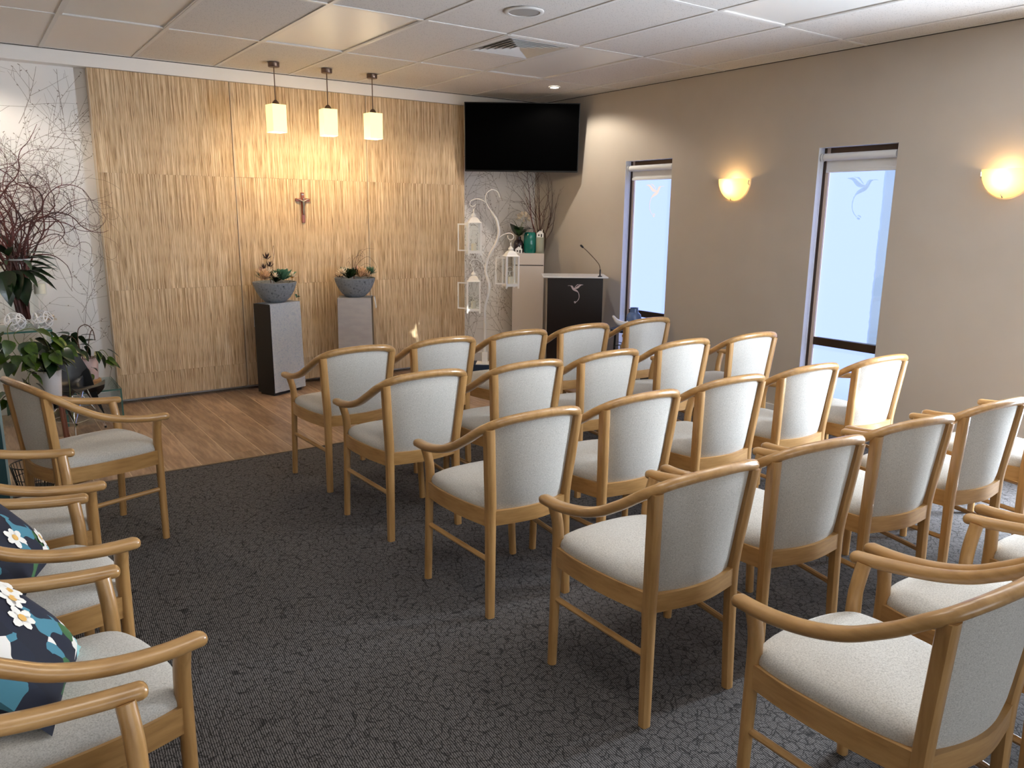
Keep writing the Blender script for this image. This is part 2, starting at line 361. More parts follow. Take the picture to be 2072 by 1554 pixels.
def leafmesh(name, L, Wd, kind='heart', fold=.18, droop=.25):
    prof = {'heart': [(0, .25), (.08, .78), (.25, 1), (.5, .86), (.75, .5), (1, 0)], 'lance': [(0, .08), (.15, .5), (.35, .95), (.55, 1), (.8, .55), (1, 0)],
            'round': [(0, .2), (.25, .7), (.55, 1), (.8, .9), (.95, .45), (1, .1)]}[kind]
    bm = NB(); rows = []
    for t, w in prof:
        y = t*L; z = -droop*L*t*t; hw = w*Wd/2
        if w < .02: rows.append([bm.verts.new((0, y, z))]); continue
        rows.append([bm.verts.new((-hw, y, z+fold*hw)), bm.verts.new((0, y, z)), bm.verts.new((hw, y, z+fold*hw))])
    for a, b_ in zip(rows, rows[1:]):
        if len(b_) == 1: bm.faces.new((a[0], a[1], b_[0])); bm.faces.new((a[1], a[2], b_[0]))
        else:
            for k in (0, 1): bm.faces.new((a[k], a[k+1], b_[k+1], b_[k]))
    return mesh(name, bm, True)
def orient(o, pos, direction, roll=0, s=1):
    d_ = Vector(direction).normalized(); q = d_.to_track_quat('Y', 'Z')
    o.matrix_basis = Matrix.Translation(pos) @ q.to_matrix().to_4x4() @ Matrix.Rotation(roll, 4, 'Y') @ Matrix.Scale(s, 4)
def part(name, me, mat, parent): return link(name, me, mat, parent)
def rnd(a, b_): return random.uniform(a, b_)

# ================================================================== STRUCTURE
bm = NB(); mm(bm, (XL, YBACK, -.05), (XR+.22, CARPET_Y, 0)); floor = struct(obj('floor', bm, 'carpet'), 'dark charcoal ribbed carpet floor under the chairs')
bm = NB(); mm(bm, (XL, CARPET_Y, -.05), (XR+.13, YW+.15, -.0005)); timber = struct(obj('floor_timber', bm, 'grout'), 'brown timber plank floor strip in front of the panelled wall')
PW, PL = .196, 1.31
pm = {}
x = .44-PW*9; offs = {0: .08, 1: .685, 2: .39, 3: -.095}
col = -9
while x < XR:
    off = offs.get(col % 4) if col in (0, 1, 2, 3) else [.08, .685, .39, -.095, .5, -.3, .9][(col*3) % 7]
    y = off-3*PL
    while y < YW:
        y0, y1 = max(y, CARPET_Y+.012), min(y+PL, YW); x0, x1 = max(x, XL), min(x+PW, XR)
        if y1-y0 > .03 and x1-x0 > .02:
            key = (round(x1-x0, 3), round(y1-y0, 3))
            if key not in pm:
                bm = NB(); box(bm, (0, 0, 0), (key[0]-.006, key[1]-.006, .006)); pm[key] = mesh('plank', bm)
            link('plank', pm[key], 'plank', timber, ((x0+x1)/2, (y0+y1)/2, -.0025))
        y += PL
    x += PW; col += 1
bm = NB(); mm(bm, (XL, CARPET_Y-.004, 0), (XR, CARPET_Y+.012, .004)); struct(obj('trim_2', bm, 'alu'), 'thin strip where carpet meets timber floor')

# right wall with window openings
WINS = [(-.113, -.695), (-2.114, -2.70), (-4.115, -4.70), (-6.115, -6.70)]
WTOP, WBOT, XO = 2.017, .16, XR+.14
bm = NB(); prev = YW+.2
for y1, y0 in WINS:
    mm(bm, (XR, y1, 0), (XO, prev, CEIL+.1)); mm(bm, (XR, y0, WTOP), (XO, y1, CEIL+.1)); mm(bm, (XR, y0, 0), (XO, y1, WBOT)); prev = y0
mm(bm, (XR, YBACK, 0), (XO, prev, CEIL+.1))
struct(obj('wall_right', bm, 'taupe'), 'taupe painted side wall with tall narrow windows')
bm = NB(); mm(bm, (XL-.1, YW, 0), (XR, YW+.15, CEIL+.1)); wf = struct(obj('wall_front', bm, 'paper'), 'front wall papered with a grey twig print')
BD = (-1.4, 4.2, 2.4)
bm = NB(); mm(bm, (XL-.1, YBACK-.1, 0), (BD[0], YBACK, CEIL+.1)); mm(bm, (BD[1], YBACK-.1, 0), (XR+.2, YBACK, CEIL+.1)); mm(bm, (BD[0], YBACK-.1, BD[2]), (BD[1], YBACK, CEIL+.1)); struct(obj('wall_back', bm, 'white'), 'back wall behind the camera, whitened to bounce light')  # unseen wall made white to bounce light into the room
bm = NB(); mm(bm, (XL-.1, YBACK, 0), (XL, YW, CEIL+.1)); struct(obj('wall_left', bm, 'taupe'), 'taupe left wall beyond the side chairs')
bm = NB(); mm(bm, (XL, YB, CEIL-.098), (XR, YW, CEIL+.1)); struct(obj('trim_1', bm, 'bulk'), 'white bulkhead strip above the panelled wall')
bm = NB()
prev = YW
for y1, y0 in WINS: mm(bm, (XR-.014, y1, 0), (XR, prev, .09)); prev = y0
mm(bm, (XR-.014, YBACK, 0), (XR, prev, .09)); 
for y1, y0 in WINS: mm(bm, (XR-.014, y0, 0), (XR, y1, .09))
struct(obj('baseboard_right', bm, 'base'), 'white baseboard along the window wall')
bm = NB(); mm(bm, (XL, YW-.014, 0), (.285, YW, .09)); mm(bm, (3.535, YW-.014, 0), (XR-.014, YW, .09)); struct(obj('baseboard_front', bm, 'base'), 'white baseboard under the twig wallpaper')

dr = struct(link('added_door_1', None, None, None, (0, YBACK-.05, 0)), 'added glazed doors in the back wall, unseen, for fill light')  # doors added behind the camera as a broad fill light
for k in range(4):
    xa = BD[0]+(BD[1]-BD[0])*k/4; xb = BD[0]+(BD[1]-BD[0])*(k+1)/4; bm = NB()
    for a, b_ in (((xa, -.02, 0), (xa+.06, .02, BD[2])), ((xb-.06, -.02, 0), (xb, .02, BD[2])), ((xa+.06, -.02, 0), (xb-.06, .02, .1)), ((xa+.06, -.02, BD[2]-.08), (xb-.06, .02, BD[2]))): mm(bm, a, b_)
    obj('door_frame', bm, 'bronze', dr)
    bm = NB(); mm(bm, (xa+.06, -.004, .1), (xb-.06, .004, BD[2]-.08)); obj('fill_glazing', bm, 'film_fill', dr)
# twig print on the wallpaper
bm = NB()
def ribbon(p, q, w):
    d_ = Vector((q[0]-p[0], q[1]-p[1])); 
    if d_.length < 1e-5: return
    n_ = Vector((-d_.y, d_.x)).normalized()*w/2
    y = YW-.0006
    vs_ = [bm.verts.new((p[0]+n_.x, y, p[1]+n_.y)), bm.verts.new((p[0]-n_.x, y, p[1]-n_.y)), bm.verts.new((q[0]-n_.x*.8, y, q[1]-n_.y*.8)), bm.verts.new((q[0]+n_.x*.8, y, q[1]+n_.y*.8))]
    bm.faces.new(vs_)
def inx(x_): return (XL < x_ < .29) or (3.53 < x_ < XR)
def twig(x_, z_, a, L, depth):
    n_ = max(3, int(L/.035)); w = .0036 if depth == 0 else (.0025 if depth == 1 else .0018); p = (x_, z_); bend = rnd(-.03, .03)
    for i in range(n_):
        a += bend+rnd(-.035, .035); q = (p[0]+math.sin(a)*L/n_, p[1]+math.cos(a)*L/n_)
        if not inx(q[0]) or not .1 < q[1] < 2.54: return
        ribbon(p, q, w*(1-.5*i/n_))
        if depth < 2 and i > 0 and random.random() < (.5 if depth == 0 else .3):
            twig(q[0], q[1], a+random.choice((-1, 1))*rnd(.45, .9), L*rnd(.3, .6), depth+1)
        if depth >= 1 and random.random() < .2:
            b_ = random.choice((-1, 1)); ribbon(q, (q[0]+b_*.012*math.cos(a), q[1]+.008), .0055)
        p = q
random.seed(11)
for xx, cnt in ((-1.2, 6), (-.95, 7), (-.7, 8), (-.45, 8), (-.2, 8), (0.02, 8), (.18, 8), (3.62, 8), (3.8, 8), (4.0, 8), (4.2, 7), (4.38, 7)):
    for k in range(cnt): twig(xx+rnd(-.1, .1), .12+2.3*k/cnt+rnd(-.12, .12), rnd(-.8, .8), rnd(.35, .7), 0)
pr = obj('twig_print', bm, 'ink', wf); pr['kind'] = 'stuff'

# grasscloth feature panelling
fp = thing('feature_panel', 'large woven straw-coloured grasscloth panel behind the crucifix', 'wall panel', (1.9, YP, 0))
def fpart(name, x0, x1, z0, z1, yo, mat, bev=0):
    bm = NB(); box(bm, (0, 0, 0), (x1-x0, yo[1]-yo[0], z1-z0), bev=bev); o = link(name, mesh(name, bm), mat, fp, ((x0+x1)/2-1.9, (yo[0]+yo[1])/2-YP, (z0+z1)/2)); return o
XC = [.288, 1.305, 2.497, 3.531]; ZC = [.035, .235, .91, 1.805, CEIL-.1]
bm = NB(); box(bm, (0, 0, 0), (3.235, .06, 2.5)); link('backing_board', mesh('backing_board', bm), 'shadowgap', fp, ((.29+3.525)/2-1.9, .062, 1.29))
for i in range(3):
    for j in range(4):
        fpart('panel', XC[i]+(.007 if i else 0), XC[i+1]-.005*(i < 2), ZC[j]+.0006, ZC[j+1]-.0006, (YP+.0015*((i+j) % 2), YP+.034), 'grass')
for k in (1, 2): fpart('joint_strip', XC[k]+.001, XC[k]+.0068, .04, CEIL-.101, (YP+.0005, YP+.03), 'strip')
fpart('side_cheek', .284, .2878, .035, CEIL-.1, (YP, YW-.002), 'strip'); fpart('side_cheek', 3.5312, 3.535, .035, CEIL-.1, (YP, YW-.002), 'strip')

# ceiling
bm = NB(); mm(bm, (XL, YBACK, CEIL+.03), (XR, YB, CEIL+.1)); ceil = struct(obj('ceiling', bm, 'plaintile'), 'suspended ceiling of white speckled tiles in a metal grid')
GX = [XL]+[.6*k for k in range(-5, 8)]+[XR]; GY = [YB, 0, -1.2, -2.4, -3.6, -4.8, -6.0, -7.2, -8.4, -9.6, YBACK]
LIGHTS = [(0, 0), (1.2, 0), (3.0, 0), (3.0, -2.4), (0, -3.6), (1.2, -3.6), (2.4, -3.6)]  # last three panels are added out of view to light the seats
tm = {}
def tile(x0, x1, y0, y1, mat):
    key = (round(x1-x0, 3), round(y1-y0, 3), mat)
    if key not in tm: bm = NB(); box(bm, (0, 0, 0), (key[0]-.006, key[1]-.006, .016)); tm[key] = mesh('ceiling_tile', bm)
    link('ceiling_tile', tm[key], mat, ceil, ((x0+x1)/2, (y0+y1)/2, CEIL+.0125))
for i in range(len(GX)-1):
    for j in range(len(GY)-1):
        x0, x1, y1, y0 = GX[i], GX[i+1], GY[j], GY[j+1]
        if any(abs(x0-a) < .01 and abs(y1-b_) < .01 for a, b_ in LIGHTS): continue
        if abs(x0-2.4) < .01 and abs(y1) < .01: tile(x0, x1, -.6, 0, 'tile'); continue
        tile(x0, x1, y0, y1, 'plaintile' if (j == 0 and x1 < .9) or x1 < .1 else 'tile')
bars = {}
for gx in GX[1:-1]:
    bm = NB(); box(bm, (0, 0, 0), (.024, YB-YBACK, .005)); link('grid_bar', mesh('grid_bar', bm), 'bar', ceil, (gx, (YB+YBACK)/2, CEIL+.0022))
for gy in GY[1:-1]:
    bm = NB(); box(bm, (0, 0, 0), (XR-XL, .024, .005)); link('grid_bar', mesh('grid_bar', bm), 'bar', ceil, ((XR+XL)/2, gy, CEIL+.0024))
for c_, s_ in (((XR-.008, (YB+YBACK)/2), (.016, YB-YBACK)), (((XR+XL)/2, YB-.006), (XR-XL, .012))):
    bm = NB(); box(bm, (0, 0, 0), (*s_, .004)); link('edge_angle', mesh('edge_angle', bm), 'bar', ceil, (*c_, CEIL+.003))
bm = NB(); mm(bm, (XL, YB-.003, CEIL-.004), (XR, YB+.001, CEIL+.001)); link('shadow_line', mesh('shadow_line', bm), 'shadowgap', ceil)
bm = NB(); mm(bm, (XR-.004, YBACK, CEIL-.004), (XR-.0005, YB, CEIL+.001)); link('shadow_line', mesh('shadow_line', bm), 'shadowgap', ceil)
lab = ['unlit fluorescent ceiling panel at the far left, over the left chairs', 'unlit ceiling light panel with amber reflections above the pendant lamps', 'unlit bluish ceiling light panel beside the air vent', 'unlit white prismatic ceiling light panel at the top edge, nearest the window wall', 'added lit ceiling panel above the rear rows for fill, unseen, left of three', 'added lit ceiling panel above the rear rows for fill, unseen, middle of three', 'added lit ceiling panel above the rear rows for fill, unseen, right of three']
for (lx, ly), lb in zip(LIGHTS, lab):
    t = thing('ceiling_light', lb, 'light panel', (lx+.3, ly-.6, CEIL), group='ceiling light panels')
    bm = NB()
    for c_, s_ in (((-.284, 0), (.012, 1.18)), ((.284, 0), (.012, 1.18)), ((0, .584), (.58, .012)), ((0, -.584), (.58, .012))): box(bm, (*c_, .008), (*s_, .014))
    obj('frame', bm, 'bar', t); bm = NB(); box(bm, (0, 0, .012), (.556, 1.156, .006)); obj('diffuser', bm, 'diffuser' if ly > -3 else 'filldiffuser', t)
# vent
t = thing('ceiling_vent', 'square white louvred air vent in the ceiling', 'vent', (2.7, -.9, CEIL))
bm = NB()
for c_, s_ in (((-.27, 0), (.05, .59)), ((.27, 0), (.05, .59)), ((0, .27), (.49, .05)), ((0, -.27), (.49, .05))): box(bm, (*c_, .004), (*s_, .012))
obj('frame', bm, 'bar', t)
bm = NB(); box(bm, (0, 0, .022), (.5, .5, .004)); obj('plenum', bm, 'shadowgap', t)
for k in range(6):
    h = .235-.038*k; bm = NB()
    for a in range(4):
        rot = Matrix.Rotation(a*math.pi/2, 4, 'Z'); q = [rot @ Vector(p) for p in ((-h, h, -.003), (h, h, -.003), (h-.034, h-.034, .018), (-h+.034, h-.034, .018))]
        vs_ = [bm.verts.new(p) for p in q]; vt = [bm.verts.new(p+Vector((0, 0, .0025))) for p in q]
        bm.faces.new(vs_[::-1]); bm.faces.new(vt)
        for i in range(4): bm.faces.new((vs_[i], vs_[(i+1) % 4], vt[(i+1) % 4], vt[i]))
    obj('louvre', bm, 'bar', t)
t = thing('ceiling_speaker', 'round white ceiling speaker with grey grille', 'speaker', (2.144, -1.735, CEIL))
bm = NB(); lathe(bm, [(.112, .002), (.112, -.004), (.104, -.008), (.09, -.006), (.09, .002)], 32); obj('ring', bm, 'bar', t, True)
bm = NB(); lathe(bm, [(0, -.005), (.05, -.005), (.0895, -.003), (.0895, .002)], 32); obj('grille', bm, 'speaker', t, True)
def downlight(x_, y_, label, power, cone=150):
    t = thing('downlight', label, 'downlight', (x_, y_, CEIL), group='recessed downlights')
    bm = NB(); lathe(bm, [(.052, .002), (.052, -.003), (.046, -.006), (.037, -.004), (.037, .002)], 24); obj('ring', bm, 'bar', t, True)
    bm = NB(); lathe(bm, [(0, -.002), (.0365, -.002), (.0365, .002)], 20); obj('lens', bm, 'downglow', t, True)
    l = bpy.data.lights.new('downlight_lamp', 'SPOT'); l.energy = power; l.color = (1, .90, .76); l.spot_size = R(cone); l.spot_blend = .35; l.shadow_soft_size = .035
    o = bpy.data.objects.new('downlight_lamp', l); COL.objects.link(o); o.parent = t; o.location = (0, 0, -.012)
downlight(-.80, .62, 'added recessed downlight over the plants, unseen, brightening the wallpaper', DOWN_W*1.3)  # extra downlight added out of view to brighten the left wallpaper
downlight(3.929, .269, 'lit round recessed downlight in front of the television', DOWN_W)

# outside: added wall darkening the view behind the bird cut-outs, and paving
bm = NB(); mm(bm, (8.0, -25, -.1), (8.3, 16, 3.2)); o = struct(obj('wall_added_outside', bm, 'garden'), 'added pale wall outside the side windows, darkening the bird cut-outs')
bm = NB(); mm(bm, (XO, -25, -.2), (20, 16, -.1)); struct(obj('floor_outside', bm, 'paving'), 'pale paving outside the side windows')
# windows
BIRD = [[(.11,.103),(.088,.106),(.061,.107),(.041,.096),(.017,.076),(-.005,.062),(-.026,.053),(-.037,.056),(-.042,.068),(-.049,.08),(-.061,.089),(-.084,.088),(-.1,.089),(-.116,.089),(-.128,.084),(-.117,.085),(-.101,.085),(-.086,.083),(-.077,.075),(-.069,.06),(-.06,.039),(-.049,.023),(-.031,.011),(-.005,.001),(.021,-.01),(.036,-.026),(.042,-.049),(.046,-.074),(.045,-.098),(.039,-.117),(.026,-.14),(.003,-.162),(.007,-.167),(.03,-.145),(.046,-.12),(.053,-.092),(.053,-.061),(.046,-.031),(.034,-.006),(.02,.015),(-.002,.03),(-.021,.039),(.006,.038),(.027,.046),(.042,.058),(.057,.077),(.073,.092),(.091,.098)],
 [(.058,.114),(.034,.108),(.021,.11),(.002,.093),(-.013,.075),(-.025,.06),(-.011,.065),(.004,.083),(.027,.101),(.048,.108)],
 [(.001,-.154),(-.009,-.15),(-.021,-.154),(-.028,-.164),(-.025,-.17),(-.014,-.161),(0,-.158)],
 [(.005,-.171),(-.001,-.165),(-.011,-.167),(-.021,-.175),(-.016,-.183),(-.006,-.182),(.001,-.178)]]
def plateYZ(name, loops, mat, parent, x_, thick=0):   # loops in (y,z) -> plate in the X = x_ plane
    me = fillcurve(name, loops, thick)
    me.transform(Matrix(((0, 0, 1, x_), (1, 0, 0, 0), (0, 1, 0, 0), (0, 0, 0, 1)))); return link(name, me, mat, parent)
random.seed(3)
for n_, (y1, y0) in enumerate(WINS):
    yc = (y0+y1)/2; w = link('window_%d' % (n_+1), None, None, None, (0, yc, 0)); struct(w, 'tall narrow frosted window with bird motif, number %d from the front wall' % (n_+1)); hw = (y1-y0)/2
    def fb(name, ya, yb, za, zb, mat, xa=XR+.074, xb=XR+.126):
        bm = NB(); box(bm, (0, 0, 0), (xb-xa, yb-ya, zb-za), bev=.003); link(name, mesh(name, bm), mat, w, ((xa+xb)/2, (ya+yb)/2, (za+zb)/2))
    fb('stile', hw-.045, hw-.002, WBOT, WTOP, 'bronze_lit'); fb('stile', -hw+.002, -hw+.045, WBOT, WTOP, 'bronze')
    fb('head', -hw+.046, hw-.046, WTOP-.045, WTOP, 'bronze'); fb('transom', -hw+.046, hw-.046, .595, .655, 'bronze'); fb('sill_rail', -hw+.046, hw-.046, WBOT, WBOT+.05, 'bronze')
    fb('stile_trim', hw-.02, hw-.0015, WBOT, WTOP, 'bronze', XR+.068, XR+.074)
    # reveal lining
    for ya, yb, za, zb in ((hw-.0015, hw, WBOT, WTOP), (-hw, -hw+.0015, WBOT, WTOP), (-hw+.0015, hw-.0015, WTOP-.0015, WTOP), (-hw+.0015, hw-.0015, WBOT, WBOT+.0015)):
        bm = NB(); mm(bm, (XR+.0005, ya, za), (XR+.067, yb, zb)); obj('reveal', bm, 'reveal', w)
    GL, GF = XR+.098, XR+.09
    for za, zb in ((WBOT+.05, .595), (.655, WTOP-.045)):
        bm = NB(); mm(bm, (GL, -hw+.045, za), (GL+.004, hw-.045, zb)); obj('glass_pane', bm, 'pane', w)
    clear = -hw+.123 if n_ == 1 else -hw+.046
    edge = [(clear+rnd(-.003, .005), .66+1.3*k/60) for k in range(61)] if n_ == 1 else [(clear, .656), (clear, WTOP-.046)]
    outer = [(hw-.046, .656)]+[(hw-.046, WTOP-.046)]+edge[::-1]
    loops = [outer]+([[(p[0], p[1]+1.70) for p in L] for L in BIRD] if n_ != 2 else [])
    f_ = plateYZ('frosted_film', loops, ('film', 'film', 'film_side', 'film_far')[n_], w, GF); f_['label'] = 'frosted film with a clear hummingbird cut-out'
    if n_ == 0:
        f_ = plateYZ('bird_sun_block', [[(p[0], p[1]+1.70) for p in L] for L in BIRD], 'inlay', w, GF+.001); f_['label'] = 'glowing hummingbird inlay, added to block the sun through the cut-out'
    bm = NB(); vs_ = [bm.verts.new(p) for p in ((GF, -hw+.046, WBOT+.051), (GF, hw-.046, WBOT+.051), (GF, hw-.046, .594), (GF, -hw+.046, .594))]; bm.faces.new(vs_); obj('frosted_film', bm, ('film', 'film', 'film_side', 'film_far')[n_], w)
    if n_ > 2: continue
    bl = thing('roller_blind', ['rolled-up white roller blind in the window beside the lectern', 'rolled-up white roller blind in the window between the two wall lamps', 'rolled-up white roller blind in the window outside the view'][n_], 'blind', (XR+.037, yc, 1.95), group='roller blinds')
    bm = NB(); tube(bm, [(0, -hw+.02, 0), (0, hw-.03, 0)], .026, 16); obj('roll', bm, 'blind', bl, True)
    bm = NB(); mm(bm, (.024, -hw+.024, -.085), (.026, hw-.034, 0)); obj('fabric', bm, 'blind', bl)
    bm = NB(); box(bm, (.025, -.005, -.094), (.016, 2*hw-.056, .022), bev=.004); obj('hem_bar', bm, 'blind', bl)
    bm = NB(); lathe(bm, [(0, 0), (.03, 0), (.03, .008), (0, .008)], 16); obj('end_bracket', bm, 'bar', bl, loc=(0, hw-.012, 0), rot=(R(90), 0, 0))
    bm = NB(); tube(bm, [(-.005, hw-.018, 0), (-.005, hw-.018, -1.35)], .0018, 6); tube(bm, [(-.02, hw-.018, 0), (-.02, hw-.018, -1.35)], .0018, 6); obj('chain', bm, 'blind', bl)
    bm = NB(); box(bm, (-.012, hw-.018, -1.37), (.02, .012, .05), bev=.003); obj('chain_weight', bm, 'clear', bl)

# ================================================================== CHAIRS
HALF = [(.24, .238, .598), (.249, .17, .603), (.254, .11, .611), (.2555, .05, .622), (.255, -.01, .638), (.252, -.07, .661), (.247, -.12, .689), (.24, -.165, .717), (.228, -.205, .746), (.205, -.242, .771), (.165, -.265, .788), (.1, -.28, .798)]
RAIL = [(-x, y, z) for x, y, z in HALF]+[(0, -.287, .802)]+HALF[::-1]
def rail_z(x_):
    pts = [(p[0], p[2]) for p in HALF[8:]]+[(0, .802)]; x_ = abs(x_)
    for (xa, za), (xb, zb) in zip(pts, pts[1:]):
        if xb <= x_ <= xa: return zb+(za-zb)*(x_-xb)/(xa-xb)
    return pts[0][1]
def make_chair():
    t = thing('armchair', '', 'chair')
    path = smoothpath(RAIL, 4); n_ = len(path); rad = [.0225]*n_
    e0 = (path[0]-path[1]).normalized(); e1 = (path[-1]-path[-2]).normalized()
    path = [path[0]+e0*.012, path[0]+e0*.008]+path+[path[-1]+e1*.008, path[-1]+e1*.012]; rad = [.012, .0185]+rad+[.0185, .012]
    bm = NB(); tube(bm, path, rad, 12, asp=.74, power=2.5); obj('arm_rail', bm, 'wood_y', t, True)
    for s in (-1, 1):
        bm = NB(); tube(bm, smoothpath([(s*.222, .2, 0), (s*.207, .207, .36), (s*.203, .207, .46), (s*.209, .206, .525), (s*.229, .204, .592)], 4), [.0155+.0035*min(1, k/8) for k in range(17)], 10, up=Vector((0, 1, 0)), power=2.3); obj('leg', bm, 'wood_z', t, True)
    for s in (-1, 1):
        bm = NB(); tube(bm, smoothpath([(s*.187, -.227, 0), (s*.18, -.217, .34), (s*.18, -.217, .45), (s*.193, -.23, .6), (s*.207, -.245, .765)], 4), [.0165+.004*min(1, k/6) for k in range(17)], 10, up=Vector((0, 1, 0)), asp=.95, power=3.2); obj('leg', bm, 'wood_z', t, True)
    for s in (-1, 1):
        bm = NB(); band(bm, smoothpath([(s*.207, .197, 0), (s*.216, .09, 0), (s*.207, -.06, 0), (s*.182, -.205, 0)], 4), .066, .022, .402); obj('apron', bm, 'wood_y', t, True)
    bm = NB(); band(bm, smoothpath([(-.198, .207, 0), (0, .226, 0), (.198, .207, 0)], 5), .066, .022, .402); obj('apron', bm, 'wood_x', t, True)
    bm = NB(); band(bm, smoothpath([(-.172, -.219, 0), (0, -.247, 0), (.172, -.219, 0)], 5), .058, .024, .404); obj('apron', bm, 'wood_x', t, True)
    for s in (-1, 1):
        bm = NB(); tube(bm, [(s*.212, .204, .245), (s*.198, -.01, .238), (s*.182, -.219, .23)], .0105, 8); obj('stretcher', bm, 'wood_y', t, True)
    half = [(0, .246), (.1, .24), (.185, .216), (.21, .175), (.2175, .08), (.21, -.06), (.19, -.165), (.163, -.205), (.08, -.226), (0, -.23)]
    ol = half+[(-x, y) for x, y in half[-2:0:-1]]
    ol = [(p.x, p.y) for p in smoothpath([(x, y, 0) for x, y in ol+[ol[0]]], 3)[:-1]]
    bm = NB(); rings = []
    for s, z in ((.97, .418), (1.0, .434), (1.0, .446), (.975, .459), (.9, .470), (.7, .479), (.4, .4835)):
        rings.append([bm.verts.new((x*s, (y-.0)*s, z)) for x, y in ol])
    for a, b_ in zip(rings, rings[1:]):
        for k in range(len(ol)): bm.faces.new((a[k], a[(k+1) % len(ol)], b_[(k+1) % len(ol)], b_[k]))
    c_ = bm.verts.new((0, 0, .485))
    for k in range(len(ol)): bm.faces.new((rings[-1][k], rings[-1][(k+1) % len(ol)], c_))
    bm.faces.new(rings[0][::-1]); obj('seat', bm, 'fabric', t, True)
    # back upholstery
    bm = NB(); NU, NV = 14, 9; back = []; front = []
    for j in range(NV+1):
        v_ = j/NV; rb = []; rf = []
        for i in range(NU+1):
            u_ = -1+2*i/NU; hw = .163+(.196-.163)*v_; x_ = u_*hw
            ztop = rail_z(x_)-.004; zbot = .43; z = zbot+(ztop-zbot)*v_
            yb = -.212-.033*v_-.034*(1-u_*u_)
            puff = (1-abs(u_)**6)*(1-abs(2*v_-1)**8)
            rb.append(bm.verts.new((x_, yb-.006*puff, z))); rf.append(bm.verts.new((x_, yb+.018+.022*puff, z)))
        back.append(rb); front.append(rf)
    for j in range(NV):
        for i in range(NU):
            bm.faces.new((back[j][i], back[j][i+1], back[j+1][i+1], back[j+1][i])); bm.faces.new((front[j][i+1], front[j][i], front[j+1][i], front[j+1][i+1]))
        bm.faces.new((back[j][0], back[j+1][0], front[j+1][0], front[j][0])); bm.faces.new((back[j+1][NU], back[j][NU], front[j][NU], front[j+1][NU]))
    for i in range(NU):
        bm.faces.new((back[0][i+1], back[0][i], front[0][i], front[0][i+1])); bm.faces.new((back[NV][i], back[NV][i+1], front[NV][i+1], front[NV][i]))
    obj('backrest', bm, 'fabric', t, True)
    return t
proto = make_chair()
ROWS = {
 'A': ('front row nearest the panel', [(1.095, -1.412, 1.7), (1.655, -1.383, 2), (2.215, -1.372, 1.4), (2.76, -1.369, .8), (3.364, -1.359, .5)]),
 'B': ('second row from the front', [(1.085, -2.205, .7), (1.645, -2.253, .4), (2.198, -2.238, 2.4), (2.85, -2.183, -.1), (3.447, -2.225, -1.8)]),
 'C': ('third row from the front', [(1.082, -3.07, .1), (1.636, -3.073, .6), (2.238, -3.056, -1.5), (2.809, -3.076, -2.8), (3.376, -3.129, -3.9)]),
 'D': ('fourth row from the front', [(1.119, -3.886, -1.2), (1.675, -3.9, -5.5), (2.238, -3.926, -6.8), (2.793, -3.952, -4.2), (3.39, -3.99, -4.5)]),
 'E': ('rearmost row at the bottom right', [(1.093, -4.716, -2.1), (1.646, -4.739, -5.7), (2.245, -4.766, -5.5)])}
ordn = ['first', 'second', 'third', 'fourth', 'fifth']
first = True
def put(x_, y_, deg, label, group):
    global first
    c_ = proto if first else copytree(proto); first = False
    c_.location = (x_, y_, 0); c_.rotation_euler = (0, 0, R(deg)); c_['label'] = label; c_['group'] = group; return c_
for k, (rn, spots) in ROWS.items():
    for i, (x_, y_, a) in enumerate(spots):
        put(x_, y_, a, 'grey upholstered beech armchair, %s from the left, %s' % (ordn[i], rn), 'beech armchairs in rows')
LS = [(-.228, -1.649, 15.6, 'beech armchair facing sideways beside the potted plants, standing on the carpet edge'), (-.577, -2.477, 5.2, 'sideways beech armchair at the left edge, next one behind the chair by the plants'),
      (-.584, -3.074, 8.7, 'sideways beech armchair at the left edge holding the farther floral cushion'), (-.571, -3.727, 12.3, 'sideways beech armchair at the lower left holding the nearer floral cushion'), (-.615, -4.33, 12, 'sideways beech armchair in the bottom left corner, nearest the viewer')]
LCH = [put(x_, y_, -90+a, lb, 'beech armchairs along the left side') for x_, y_, a, lb in LS]

